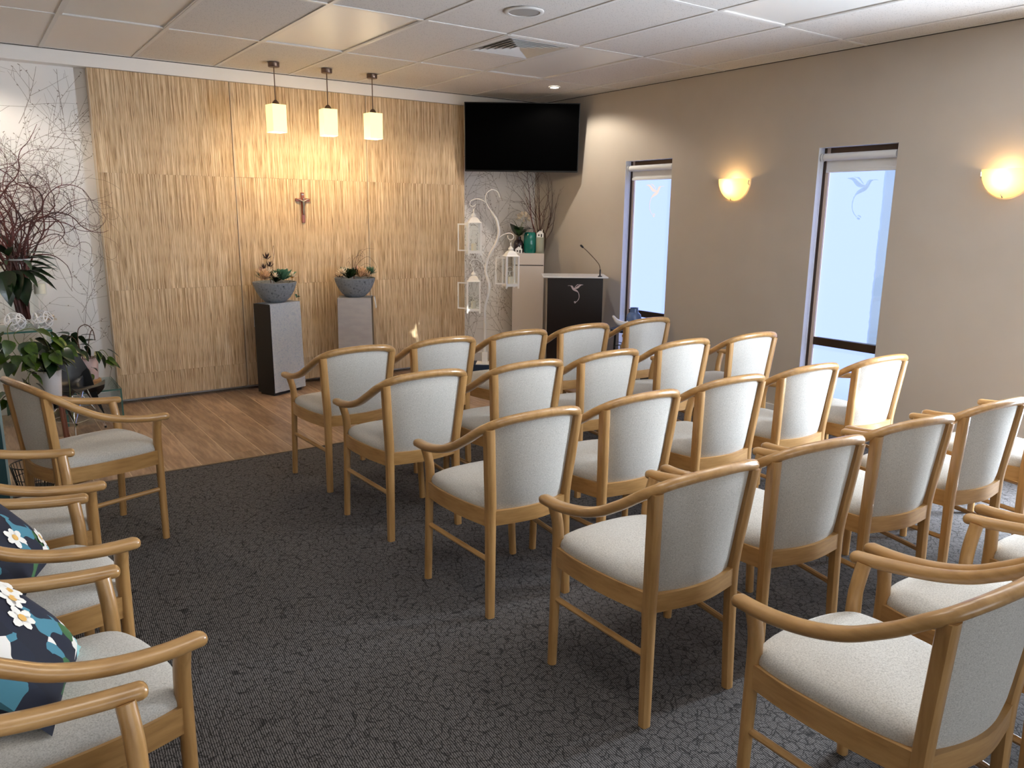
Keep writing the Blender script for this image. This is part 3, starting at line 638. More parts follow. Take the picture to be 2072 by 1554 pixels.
# floral cushions
def cushion(chair, label, dx=0, s=.35, lean=42):
    t = thing('cushion', label, 'cushion', group='floral cushions')
    bm = NB(); n_ = 12; g = {}
    for sd in (1, -1):
        for i in range(n_+1):
            for j in range(n_+1):
                u_, v_ = -1+2*i/n_, -1+2*j/n_; e_ = (1-abs(u_)**2.6)*(1-abs(v_)**2.6)
                pin = 1-.07*(abs(u_)**3)*(1-abs(v_)**2)-.0
                pin2 = 1-.07*(abs(v_)**3)*(1-abs(u_)**2)
                key = (i, j, 0 if (i in (0, n_) or j in (0, n_)) else sd)
                if key not in g: g[key] = bm.verts.new((u_*s/2*pin2*(1-.06*(1-abs(v_))), sd*.075*max(e_, 0)**.6 if key[2] else 0, v_*s/2*pin*(1-.06*(1-abs(u_)))))
    for sd in (1, -1):
        for i in range(n_):
            for j in range(n_):
                q = [g[(a, b_, 0 if (a in (0, n_) or b_ in (0, n_)) else sd)] for a, b_ in ((i, j), (i+1, j), (i+1, j+1), (i, j+1))]
                bm.faces.new(q if sd == -1 else q[::-1])
    cov = obj('cover', bm, 'floral', t, True)
    random.seed(int(abs(chair.location.y)*100))
    for k in range(4):   # printed blossoms, a hair above the cloth
        u_, v_ = rnd(-.62, .62), rnd(-.62, .62); e_ = (1-abs(u_)**2.6)*(1-abs(v_)**2.6)
        yy = .075*e_**.6+.0008; px_, pz_ = u_*s/2*.96, v_*s/2*.96
        nx = .075*.6*e_**-.4*(2.6*abs(u_)**1.6*math.copysign(1, u_)*(1-abs(v_)**2.6))/(s/2); nz = .075*.6*e_**-.4*(2.6*abs(v_)**1.6*math.copysign(1, v_)*(1-abs(u_)**2.6))/(s/2)
        nn = Vector((nx, 1, nz)).normalized(); ma = Matrix.Translation((px_, yy, pz_)) @ nn.to_track_quat('Z', 'Y').to_matrix().to_4x4()
        bm = NB()
        for p_ in range(6):
            a = p_*math.pi/3+rnd(-.2, .2); rr_ = rnd(.016, .024); c_ = Vector((rr_*math.cos(a), rr_*math.sin(a), 0)); L_ = []
            for q in range(8):
                b_ = 2*math.pi*q/8; v3 = Vector((.017*math.cos(b_), .0115*math.sin(b_), 0)); v3.rotate(Matrix.Rotation(a, 3, 'Z')); L_.append(bm.verts.new(ma @ (c_+v3)))
            bm.faces.new(L_)
        bl = obj('printed_flower', bm, 'petal', t)
        bm = NB(); L_ = [bm.verts.new(ma @ Vector((.011*math.cos(q), .011*math.sin(q), .001))) for q in (0, .8, 1.6, 2.4, 3.2, 4, 4.8, 5.5)]; bm.faces.new(L_); obj('printed_centre', bm, 'stamen', bl)
    mw = chair.matrix_basis if False else Matrix.Translation(chair.location) @ chair.rotation_euler.to_matrix().to_4x4()
    t.matrix_basis = mw @ Matrix.Translation((dx, -.075, .484+s/2*.70)) @ Matrix.Rotation(R(-28), 4, 'Z') @ Matrix.Rotation(R(lean), 4, 'X')
    return t
cushion(LCH[2], 'navy, teal and white floral cushion on the farther of the two cushioned chairs', -.02)
cushion(LCH[3], 'navy, teal and white floral cushion on the chair nearest the viewer, lower left', -.03)

# ================================================================== FRONT AREA
def facing(yaw):  # local x = right, local y = away from the viewer, for a thing turned by yaw
    return -R(yaw)
# pendant lamps
for k, (px_, lb) in enumerate(((1.513, 'lit square glass pendant lamp, leftmost of three'), (1.941, 'lit square glass pendant lamp, middle of three'), (2.336, 'lit square glass pendant lamp, rightmost of three, nearest the television'))):
    t = thing('pendant_lamp', lb, 'pendant lamp', (px_, .69, CEIL), rz=R((8, -4, 3)[k]), group='pendant lamps')
    bm = NB(); lathe(bm, [(0, 0), (.043, 0), (.043, -.03), (.040, -.034), (0, -.034)], 28); obj('canopy', bm, 'steel', t, True)
    bm = NB(); tube(bm, [(0, 0, -.03), (0, 0, -.285)], .0042, 8); obj('rod', bm, 'steel', t, True)
    bm = NB(); lathe(bm, [(.004, -.272), (.012, -.276), (.024, -.29), (.031, -.309), (0, -.309)], 20); obj('cap', bm, 'steel', t, True)
    bm = NB(); a, z0, z1, th = .058, -.515, -.309, .005
    def sq(h, z): return [bm.verts.new((sx*h, sy*h, z)) for sx, sy in ((-1, -1), (1, -1), (1, 1), (-1, 1))]
    r1, r2, r3, r4 = sq(a, z1), sq(a, z0), sq(a-th, z0), sq(a-th, z1-th)
    for A_, B_ in ((r1, r2), (r2, r3), (r3, r4)):
        for i in range(4): bm.faces.new((A_[i], A_[(i+1) % 4], B_[(i+1) % 4], B_[i]))
    bm.faces.new(r1); bm.faces.new(r4[::-1]); obj('shade', bm, 'shade', t)
    bm = NB(); lathe(bm, [(0, -.44), (.02, -.43), (.028, -.405), (.02, -.375), (.012, -.36), (.012, -.314), (0, -.314)], 16); obj('bulb', bm, 'lampglow', t, True)
    l = bpy.data.lights.new('pendant_bulb', 'POINT'); l.energy = PENDANT_W; l.color = (1, .77, .48); l.shadow_soft_size = .05
    o = bpy.data.objects.new('pendant_bulb', l); COL.objects.link(o); o.parent = t; o.location = (0, 0, -.53)
# wall sconces
for k, (sx_, sy, rz_, lb) in enumerate(((XR, -1.387, 0, 'glowing half-bowl wall lamp between the two windows'), (XR, -3.39, 0, 'glowing half-bowl wall lamp at the right edge of the view'),
        (XL, -.4, math.pi, 'added wall lamp for fill on the left wall, unseen, nearest the front'), (XL, -2.4, math.pi, 'added wall lamp for fill on the left wall, unseen, second from the front'), (XL, -4.4, math.pi, 'added wall lamp for fill on the left wall, unseen, third from the front'))):  # the left wall lamps are added out of view for fill
    t = thing('wall_lamp', lb, 'wall lamp', (sx_, sy, 1.82), rz_, group='glass wall lamps')
    bm = NB(); rows = []; NA, NT = 18, 9
    for i in range(NT+1):
        ph = math.pi/2*i/NT; row = []
        for j in range(NA+1):
            th = math.pi*j/NA; row.append(bm.verts.new((-.095*math.sin(th)*math.cos(ph)-.004, .145*math.cos(th)*math.cos(ph), -.165*math.sin(ph))))
        rows.append(row)
    for a, b_ in zip(rows, rows[1:]):
        for j in range(NA): 
            try: bm.faces.new((a[j], a[j+1], b_[j+1], b_[j]))
            except ValueError: pass
    bmesh.ops.remove_doubles(bm, verts=bm.verts, dist=.0005)
    sh = obj('glass_bowl', bm, 'sconce', t, True)
    for th, ph in ((0.03, .25), (math.pi-.03, .25), (math.pi/2, 1.25)):
        p = Vector((-.095*math.sin(th)*math.cos(ph)-.006, .147*math.cos(th)*math.cos(ph), -.167*math.sin(ph))); bm = NB()
        tube(bm, [p+Vector((.0, 0, -.006)), p+Vector((-.012, 0, .004)), p+Vector((-.008, -.003 if th > 3 else .003, .03))], .0035, 8); obj('clip', bm, 'chrome', t, True)
    bm = NB(); box(bm, (-.012, 0, -.06), (.02, .09, .09), bev=.004); obj('back_plate', bm, 'white', t)
    bm = NB(); lathe(bm, [(0, -.03), (.016, -.025), (.022, 0), (.016, .024), (0, .03)], 14, (-.05, 0, -.07)); obj('bulb', bm, 'lampglow', t, True)
    l = bpy.data.lights.new('wall_lamp_bulb', 'POINT'); l.energy = SCONCE_W if k < 2 else (ADDED_SCONCE_W*2 if k == 2 else ADDED_SCONCE_W); l.color = (1, .66, .30) if k < 2 else (1, .86, .68); l.shadow_soft_size = .03
    o = bpy.data.objects.new('wall_lamp_bulb', l); COL.objects.link(o); o.parent = t; o.location = (-.055, 0, -.035)
# crucifix
t = thing('crucifix', 'small red-brown wooden crucifix with pewter figure on the grasscloth panel', 'crucifix', (1.872, YP, 1.565))
bm = NB(); box(bm, (0, -.008, 0), (.028, .014, .258), bev=.003); obj('upright', bm, 'crosswood', t)
bm = NB(); box(bm, (0, -.0085, .066), (.128, .0135, .027), bev=.003); obj('crossbar', bm, 'crosswood', t)
bm = NB()
tube(bm, smoothpath([(0, -.026, .062), (.002, -.027, .03), (.001, -.026, 0), (-.002, -.028, -.03), (.001, -.025, -.062)], 3), [.006, .0075, .009, .0095, .0085, .007, .0065, .007, .0075, .0065, .006, .005, .004], 8)
for s in (-1, 1): tube(bm, [(s*.004, -.025, .052), (s*.028, -.023, .066), (s*.05, -.02, .073)], [.0045, .0038, .003], 6)
lathe(bm, [(0, -.009), (.006, -.005), (.007, .001), (.004, .008), (0, .01)], 10, (.001, -.03, .072)); obj('figure', bm, 'pewter', t, True)
bm = NB(); box(bm, (0, -.017, .112), (.018, .003, .01)); obj('plaque', bm, 'pewter', t)

# pedestals with cloths
def pedestal(loc, rz, w, dp, h, label, cl_label, cmat, hem):
    t = thing('pedestal', label, 'pedestal', loc, rz, 'display pedestals')
    bm = NB(); mm(bm, (-w/2, -dp/2, .02), (w/2, dp/2, h)); obj('column', bm, 'black', t)
    bm = NB(); mm(bm, (-w/2+.015, -dp/2+.015, 0), (w/2-.015, dp/2-.015, .02)); obj('plinth', bm, 'black', t)
    bm = NB(); path = []
    cw = w*.98; g = .004
    prof = [(-dp/2-.012, hem), (-dp/2-.008, h*.5), (-dp/2-g, h-.03), (-dp/2+.005, h-.002), (-dp/2+.02, h+g), (0, h+g+.001), (dp/2-.02, h+g), (dp/2-.004, h-.004), (dp/2+g+.002, h-.04), (dp/2+.01, h-.20)]
    prof = [(p.x, p.y) for p in smoothpath([(a, b_, 0) for a, b_ in prof], 3)]; NC = 12; rows = []
    for y_, z_ in prof:
        row = []
        for i in range(NC+1):
            u_ = -1+2*i/NC; hang = max(0, (h-z_)/h); wv_ = .006*math.sin(u_*5+z_*3)*hang if z_ < h-.03 else 0
            row.append(bm.verts.new((u_*cw/2*(1+.05*hang), y_-abs(wv_), z_)))
        rows.append(row)
    for a, b_ in zip(rows, rows[1:]):
        for i in range(NC): bm.faces.new((a[i], a[i+1], b_[i+1], b_[i]))
    bmesh.ops.solidify(bm, geom=bm.faces[:], thickness=.002)
    me = mesh('runner', bm, True); c_ = link('table_runner', me, cmat, None, loc, (0, 0, rz)); tag(c_, cl_label, 'cloth', 'cloth runners')
    return t
pedestal((1.525, .95, 0), R(24), .34, .19, .775, 'black pedestal under the leftmost stone bowl, beside the side chair', 'white damask runner draped over the left pedestal', 'damask', .03)
pedestal((2.235, .94, 0), R(-28), .30, .25, .785, 'black pedestal under the right stone bowl', 'plain lilac-white runner draped over the right pedestal', 'linen', .06)
bm = NB(); box(bm, (0, 0, 0), (.004, .11, .10)); 
c_ = link('napkin', mesh('napkin', bm), 'damask', None, (2.235+.158*math.cos(R(-28))+.02, .94+.158*math.sin(R(-28)), .74), (0, R(-8), R(-28))); tag(c_, 'white cloth corner hanging off the right pedestal', 'cloth')

LF = {}
LF['rosette'] = leafmesh('succulent_leaf', .085, .04, 'round', .5, -.25)
LF['small'] = leafmesh('small_leaf', .03, .018, 'heart', .2, .2)
LF['petal'] = leafmesh('petal', .045, .010, 'lance', .2, -.2)
LF['spike'] = leafmesh('spike_petal', .035, .006, 'lance', .1, -.3)
LF['heart'] = leafmesh('pothos_leaf', .125, .095, 'heart', .22, .3)
LF['lance'] = leafmesh('lily_leaf', .24, .062, 'lance', .25, .45)
LF['broad'] = leafmesh('broad_leaf', .105, .055, 'heart', .25, .25)
def bowl(loc, label, seed, kind):
    random.seed(seed)
    t = thing('stone_bowl', label, 'planter', loc, group='grey stone bowls')
    bm = NB(); lathe(bm, [(0, 0), (.075, 0), (.085, .004), (.125, .04), (.155, .09), (.176, .145), (.18, .168), (.174, .17), (.168, .16), (.16, .13), (0, .12)], 36); obj('bowl', bm, 'stone', t, True)
    bm = NB(); lathe(bm, [(0, .152), (.08, .15), (.164, .138)], 20); obj('soil', bm, 'soil', t, True)
    def rosette(c_, n_, s, mat):
        g = link('succulent', None, None, t, c_)
        for k in range(n_):
            a = k*2.4; el = .25+1.05*k/n_; o = part('leaf', LF['rosette'], None, g); 
            if not o.material_slots: o.data.materials.append(M[mat])
            o.material_slots[0].link = 'OBJECT'; o.material_slots[0].material = M[mat]
            orient(o, (0, 0, 0), (math.cos(a)*math.cos(el), math.sin(a)*math.cos(el), math.sin(el)), 0, 1.25*s*(1-.4*k/n_))
    def flower(c_, n_, s, me, mat, spread=1.2, el0=.0):
        g = link('flower_head', None, None, t, c_)
        for k in range(n_):
            a = k*2.4; el = el0+spread*k/n_; o = part('petal', LF[me], None, g)
            if not o.data.materials: o.data.materials.append(M[mat])
            o.material_slots[0].link = 'OBJECT'; o.material_slots[0].material = M[mat]
            orient(o, (0, 0, .03), (math.cos(a)*math.cos(el), math.sin(a)*math.cos(el), math.sin(el)), 0, s*1.55)
    def twigp(pts, r_=.0016, mat='branch_brown'):
        bm = NB(); p = smoothpath(pts, 4); tube(bm, p, [r_*(1-.6*i/len(p)) for i in range(len(p))], 5); obj('twig', bm, mat, t, True)
    for k in range(11):
        a = k*2.4; rr = .055+.075*((k*7) % 11)/11
        flower((rr*math.cos(a), rr*math.sin(a), .165+.03*random.random()), 14, rnd(.65, .95), 'petal', ('dryflower', 'whiteflower', 'leaf_dark', 'pinkflower', 'leaf_pale')[k % 5])
    if kind == 0:
        rosette((.05, -.07, .185), 15, 1.25, 'leaf_pale'); rosette((.02, .03, .16), 8, 1.0, 'leaf_dark')
        flower((-.11, -.10, .185), 30, 1.05, 'petal', 'dryflower'); flower((-.03, -.11, .185), 22, .7, 'petal', 'whiteflower'); flower((.13, -.08, .18), 20, .75, 'petal', 'whiteflower')
        flower((-.10, -.06, .165), 26, 1.3, 'petal', 'dryflower'); flower((-.05, -.02, .215), 18, .8, 'petal', 'whiteflower'); flower((-.09, .03, .2), 16, 1.0, 'petal', 'pinkflower')
        flower((.10, .02, .19), 18, .9, 'petal', 'whiteflower'); flower((.135, -.05, .168), 14, .6, 'spike', 'yellowflower'); flower((.155, .0, .165), 16, .8, 'spike', 'dryflower')
        flower((-.055, 0, .33), 22, 1.1, 'spike', 'brownflower', 1.5, -.4); flower((-.03, .01, .265), 20, 1.0, 'spike', 'brownflower', 1.5, -.4); flower((-.085, .0, .25), 14, .9, 'spike', 'brownflower')
        twigp([(-.005, 0, .15), (-.012, 0, .3), (.0, 0, .36), (.012, 0, .42), (.008, 0, .47), (-.002, 0, .43), (.002, 0, .385)], .0022); twigp([(-.03, .0, .15), (-.055, 0, .33)], .002); twigp([(-.03, .0, .15), (-.03, .01, .265)], .002)
        for k in range(16):
            f_ = k/16; p = Vector((.15+.055*f_+rnd(-.012, .012), -.03+rnd(-.03, .03), .16-.15*f_)); o = part('trailing_leaf', LF['small'], None, t)
            if not o.data.materials: o.data.materials.append(M['leaf_pale'])
            orient(o, p, (rnd(-1, 1), rnd(-1, .4), rnd(-.8, .2)), rnd(-1, 1), rnd(.7, 1.1))
        twigp([(.14, -.03, .16), (.185, -.03, .12), (.205, -.03, .0)], .0012, 'stem')
    else:
        rosette((-.07, -.08, .18), 12, 1.0, 'leaf_dark'); rosette((-.05, .02, .16), 8, .9, 'leaf_dark')
        flower((.02, -.12, .18), 30, 1.0, 'petal', 'dryflower'); flower((-.14, -.08, .185), 20, .8, 'petal', 'whiteflower'); flower((.12, -.1, .18), 24, .9, 'petal', 'leaf_pale')
        flower((.035, -.09, .155), 26, 1.2, 'petal', 'dryflower'); flower((.0, -.12, .15), 16, .9, 'petal', 'dryflower'); flower((.08, -.10, .15), 14, .9, 'petal', 'dryflower')
        flower((-.15, -.05, .18), 18, .8, 'petal', 'whiteflower'); flower((-.165, -.06, .15), 10, 1.3, 'spike', 'brownflower', .6, -.3)
        flower((.12, -.04, .165), 26, 1.1, 'petal', 'leaf_pale'); flower((.10, .02, .17), 18, 1.0, 'petal', 'leaf_pale'); flower((.04, .03, .17), 14, .9, 'petal', 'pinkflower')
        for k in range(9):
            a = rnd(-1.2, 1.2); h_ = rnd(.08, .26); sx = rnd(-.5, 1.2)*.16
            twigp([(-.01, 0, .15), (-.01+sx*.2, rnd(-.01, .01), .17+h_*.5), (-.01+sx*.7, rnd(-.02, .02), .18+h_*.95), (-.01+sx*1.3, rnd(-.03, .03), .17+h_*rnd(.75, 1.05))], .0016)
        twigp([(-.01, 0, .15), (-.012, 0, .25), (-.005, 0, .33), (.05, 0, .365), (.09, 0, .35)], .002); twigp([(0, 0, .15), (.02, 0, .27), (.08, 0, .33), (.14, 0, .35), (.2, 0, .29), (.215, 0, .25)], .002)
    return t
bowl((1.515, .955, .7815), 'grey stone bowl with green succulent and brown seed heads on the left pedestal', 5, 0)
bowl((2.235, .94, .7915), 'grey stone bowl with dried flowers and arching twigs on the right pedestal', 6, 1)

# television
t = thing('television', 'large black wall-mounted television in the front corner', 'television', (3.92, .751, 2.248), -R(35))
t.rotation_euler = (Matrix.Rotation(-R(35), 3, 'Z') @ Matrix.Rotation(R(9), 3, 'X')).to_euler()
bm = NB(); box(bm, (0, .018, 0), (1.104, .032, .640), bev=.004); obj('casing', bm, 'black', t)
bm = NB(); box(bm, (0, .0012, .004), (1.086, .003, .616)); obj('screen', bm, 'screen', t)
bm = NB(); box(bm, (0, .0, -.3135), (.05, .003, .006)); obj('badge', bm, 'pewter', t)
bm = NB(); box(bm, (0, .05, 0), (.5, .03, .3), bev=.006); obj('back_housing', bm, 'black', t)
bm = NB(); box(bm, (0, .10, 0), (.12, .07, .12)); tube(bm, [(0, .13, 0), (.02, .35, .01), (.0, .52, .03)], .022, 8); obj('mount_arm', bm, 'black', t)

# corner cabinet and what stands on it
CY = 38; cabx, caby = 4.12, .89; cr = facing(CY)
def cabp(u_, dpt, z): return (cabx+u_*math.cos(R(CY))+dpt*math.sin(R(CY)), caby-u_*math.sin(R(CY))+dpt*math.cos(R(CY)), z)
t = thing('cabinet', 'tall narrow white cabinet in the corner under the television', 'cabinet', (cabx, caby, 0), cr)
bm = NB(); mm(bm, (-.16, .014, 0), (.16, .28, 1.14)); obj('body', bm, 'cabinet', t)
bm = NB(); mm(bm, (-.16, 0, 1.024), (.16, .0135, 1.14)); obj('drawer_front', bm, 'cabinet', t)
bm = NB(); mm(bm, (-.16, 0, .02), (.16, .0135, 1.014)); obj('door', bm, 'cabinet', t)
bm = NB(); mm(bm, (-.155, .004, 1.0145), (.155, .0138, 1.0235)); obj('shadow_gap', bm, 'shadowgap', t)
def vase(name, label, cat, pos, prof, mat, seg=24, group=None):
    bm = NB(); lathe(bm, prof, seg); o = obj(name, bm, mat, None, True, loc=pos); return tag(o, label, cat, group)
vase('vase', 'dark brown glass vase holding cream flower, on the white cabinet', 'vase', cabp(-.105, .09, 1.14), [(0, 0), (.048, 0), (.053, .01), (.052, .09), (.042, .12), (.026, .135), (.024, .165), (.027, .168), (.022, .166), (.02, .13), (0, .02)], 'darkglass')
vase('vase', 'glossy teal ceramic vase on the white cabinet', 'vase', cabp(.012, .085, 1.14), [(0, 0), (.056, 0), (.063, .012), (.066, .1), (.063, .18), (.056, .202), (.053, .21), (.046, .208), (.044, .1), (0, .02)], 'teal')
vase('lidded_jar', 'plain sage grey jar beside the teal vase', 'jar', cabp(.115, .07, 1.158), [(0, 0), (.042, 0), (.043, .01), (.043, .138), (.040, .142), (0, .142)], 'sage')
vase('dish', 'low beige dish under the sage jar', 'dish', cabp(.115, .07, 1.14), [(0, 0), (.04, 0), (.046, .008), (.048, .017), (0, .017)], 'sage')
vase('vase', 'rounded brown vase full of bare branches, behind the sage jar', 'vase', cabp(.118, .185, 1.14), [(0, 0), (.04, 0), (.056, .06), (.062, .13), (.055, .19), (.035, .22), (.033, .235), (.028, .233), (.03, .2), (0, .03)], 'brownvase')
def tealight(pos, label, rz):
    t = thing('tealight_house', label, 'tealight holder', pos, rz, 'white tealight houses')
    bm = NB(); w, h = .034, .042
    for s in (-1, 1):
        q = [(-w, 0), (w, 0), (w, h), (0, h+.026), (-w, h)]; a = [bm.verts.new((x_, s*.022-.0015, z)) for x_, z in q]; b_ = [bm.verts.new((x_, s*.022+.0015, z)) for x_, z in q]
        bm.faces.new(a); bm.faces.new(b_[::-1])
        for i in range(5): bm.faces.new((a[i], a[(i+1) % 5], b_[(i+1) % 5], b_[i]))
    for s in (-1, 1): box(bm, (s*w, 0, h/2), (.003, .044, h))
    box(bm, (0, 0, .0015), (.068, .044, .003)); obj('walls', bm, 'whiteiron', t)
    bm = NB(); box(bm, (-.012, -.0245, .022), (.014, .002, .016)); box(bm, (.014, -.0245, .018), (.014, .002, .03)); obj('opening', bm, 'shadowgap', t)
    bm = NB(); box(bm, (.02, 0, h+.022), (.01, .01, .03)); obj('chimney', bm, 'whiteiron', t)
tealight(cabp(-.10, .028, 1.14), 'white house-shaped tealight holder on the cabinet front edge', cr); tealight(cabp(.115, .07, 1.301), 'white house-shaped tealight holder on top of the sage jar', cr)
def branchtube(bm, start, direction, length, r0, wob, seed, up=.0, curl=0, sub=0, step=.03, late=0, org=(0, 0)):
    rs = random.Random(seed); p = Vector(start); d_ = Vector(direction).normalized(); n_ = max(3, int(length/step)); pts = [p.copy()]; ax = Vector((rs.uniform(-1, 1), rs.uniform(-1, 1), rs.uniform(-1, 1))).normalized()
    for i in range(n_):
        d_ = (d_+Vector((rs.uniform(-wob, wob), rs.uniform(-wob, wob)*.6, rs.uniform(-wob, wob)))+Vector((0, 0, up*max(0, 1-1.3*i/n_)))).normalized()
        if curl:
            if rs.random() < .25: ax = Vector((rs.uniform(-.6, .6), rs.choice((-1, 1)), rs.uniform(-.6, .6))).normalized()
            d_.rotate(Matrix.Rotation(curl*rs.uniform(.3, 1)*(min(1.6, 2.2*i/n_) if late else 1), 3, ax))
        p = p+d_*step
        p.y = min(p.y, (YW-.03 if p.x+org[0] < .27 or p.x+org[0] > 3.55 else YP-.03)-org[1]); p.x = min(p.x, XR-.03-org[0])
        pts.append(p.copy())
        if sub and i > n_*.25 and rs.random() < sub:
            q = d_.copy(); q.rotate(Matrix.Rotation(rs.choice((-1, 1))*rs.uniform(.4, .9), 3, Vector((rs.uniform(-.3, .3), 1, 0)).normalized()))
            branchtube(bm, p, q, length*rs.uniform(.2, .45), r0*(1-i/n_)*.6+.0006, wob, rs.randint(0, 99999), 0, curl*1.15, sub*.35, step*.8, 0, org)
    tube(bm, pts, [max(.0007, r0*(1-.85*i/n_)) for i in range(n_+1)], 5)
def bunch(name, label, loc, specs, group=None):
    t = thing(name, label, 'branches', loc, group=group)
    for s in specs: bm = NB(); branchtube(bm, *s[0], **s[1], org=(loc[0], loc[1])); obj('branch', bm, s[2], t, True)
    return t
random.seed(21)
sp = []
bx_, by_, _ = cabp(.118, .185, 0)
for k in range(11):
    a = rnd(-.75, .75); sp.append((((rnd(-.02, .02), rnd(-.01, .01), .05), (a*.9, rnd(-.1, .1)-abs(a)*.2*(a > 0), 1.5), rnd(.6, 1.0), rnd(.0042, .0065), .13, 100+k), dict(sub=.36, step=.035), 'branch_red' if k % 4 == 0 else 'branch_brown'))
for k in range(2): sp.append((((0, 0, .05), (-.35+.25*k, 0, 1), .95, .004, .03, 300+k), dict(), 'branch_pale'))
bunch('branch_bunch', 'tall bunch of bare dark branches in the brown vase', (bx_, by_, 1.14), sp)
# hydrangea
fx, fy, fz = cabp(-.105, .09, 1.14)
t = thing('flower_stem', 'cream hydrangea with dark green leaves in the dark vase', 'flower', (fx, fy, fz))
bm = NB(); tube(bm, smoothpath([(0, 0, .04), (.0, 0, .2), (.04, -.01, .31)], 4), .003, 6); obj('stem', bm, 'stem', t, True)
LF['big'] = leafmesh('hydrangea_leaf', .15, .09, 'heart', .2, .3)
for d_, z, s in (((-.5, -.2, .75), .17, 1.0), ((-.35, -.5, -.1), .26, .85), ((.8, -.3, .5), .2, .95), ((.9, .2, .3), .24, .9), ((.1, -.6, .5), .17, .8), ((-.15, .1, 1), .2, .8)):
    o = part('leaf', LF['big'], 'leaf_dark', t); orient(o, (0, 0, z), d_, 0, s*1.35)
LF['floret'] = leafmesh('floret', .036, .03, 'round', .2, .1); LF['floret'].materials.append(M['whiteflower'])
random.seed(4)
for k in range(34):
    a = k*2.4; el = -.2+1.6*k/34; d_ = Vector((math.cos(a)*math.cos(el), math.sin(a)*math.cos(el), math.sin(el))); o = part('floret', LF['floret'], None, t); orient(o, Vector((.045, -.02, .345))+d_*.045, d_+Vector((rnd(-.6, .6), rnd(-.6, .6), rnd(-.6, .6))), rnd(-1, 1))

# lectern
PX_, PY_ = 3.985, -.035; pr_ = facing(34.8)
t = thing('lectern', 'dark brown lectern with pale hummingbird emblem and white top', 'lectern', (PX_, PY_, 0), pr_)
bm = NB(); box(bm, (0, .012, .50), (.512, .02, .92), bev=.002); obj('front_panel', bm, 'podium', t)
for s in (-1, 1): bm = NB(); box(bm, (s*.247, .19, .50), (.016, .33, .92)); obj('side_panel', bm, 'podside', t)
bm = NB(); mm(bm, (-.265, -.006, 0), (.265, .36, .04)); obj('plinth', bm, 'podium', t)
bm = NB(); box(bm, (0, .17, .968), (.60, .40, .014), bev=.005); obj('top', bm, 'acrylic', t)
e_me = fillcurve('emblem', [[(-p[0]*.62*-1, p[1]*.60) for p in L] for L in BIRD], .002)
e_me.transform(Matrix(((1, 0, 0, 0), (0, 0, 1, 0), (0, 1, 0, 0), (0, 0, 0, 1)))); e_ = link('emblem', e_me, 'emblem', t, (.008, .0005, .838)); e_['label'] = 'pale pink hummingbird emblem'
t = thing('microphone', 'black gooseneck microphone standing on the lectern', 'microphone', (PX_+.225*math.cos(pr_), PY_+.225*math.sin(pr_)+.0, .975), pr_)
bm = NB(); lathe(bm, [(0, 0), (.02, 0), (.02, .006), (.007, .012), (.0075, .06), (.005, .068), (0, .068)], 14); obj('base', bm, 'black', t, True)
bm = NB(); tube(bm, smoothpath([(0, 0, .06), (-.008, 0, .10), (-.032, 0, .137), (-.115, 0, .222), (-.168, 0, .268)], 5), .0035, 8); obj('neck', bm, 'steel', t, True)
bm = NB(); tube(bm, [(-.160, 0, .261), (-.168, 0, .268), (-.182, 0, .28), (-.189, 0, .286)], [.005, .0095, .0105, .006], 10); obj('capsule', bm, 'black', t, True)
bm = NB()
for k in range(3):
    p = [(-.02*k, 0, 0)]; p = smoothpath([(-.03+.015*k, .02*k, .01), (-.07, .01, .10+.02*k), (-.04, 0, .21), (.0, .01, .17), (-.05+.02*k, 0, .05), (-.01, .03, .006)], 6); tube(bm, p, .004, 6)
o = obj('cable', bm, 'cable', None, True, loc=(3.70, .20, 0)); tag(o, 'black cables looped on the floor beside the lectern', 'cable')

# lantern tree
SY = 38; srz = facing(SY); SX_, SYY = 3.398, .589
navy = thing('plinth_box', 'navy blue box plinth under the white lantern stand', 'plinth', (SX_+.01, SYY+.02, 0), srz)
bm = NB(); mm(bm, (-.12, -.11, .012), (.12, .11, .119)); obj('box', bm, 'navy', navy); bm = NB(); mm(bm, (-.11, -.1, 0), (.11, .1, .012)); obj('foot', bm, 'black', navy)
st = thing('lantern_stand', 'white curving iron stand hung with three lanterns', 'lantern stand', (SX_, SYY, .119), srz)
def up3(L, dz=-.119, y=0): return [(a, y, b_+dz) for a, b_ in L]
pole = [(0, .119), (.002, .289), (.003, .37), (-.001, .528), (-.002, .622), (.005, .693), (.022, .75), (.033, .801), (.036, .885), (.011, .973), (.008, 1.042), (.031, 1.13), (.093, 1.245), (.123, 1.333), (.126, 1.387), (.112, 1.46), (.084, 1.513), (.057, 1.553)]
p = smoothpath(up3(pole), 4); bm = NB(); tube(bm, p, [.0135*(1-.45*max(0, i/len(p)-.75)/.25) for i in range(len(p))], 10); obj('pole', bm, 'whiteiron', st, True)
bm = NB(); box(bm, (0, 0, .055), (.055, .055, .11), bev=.006); box(bm, (0, 0, .004), (.16, .16, .008)); obj('base', bm, 'whiteiron', st)
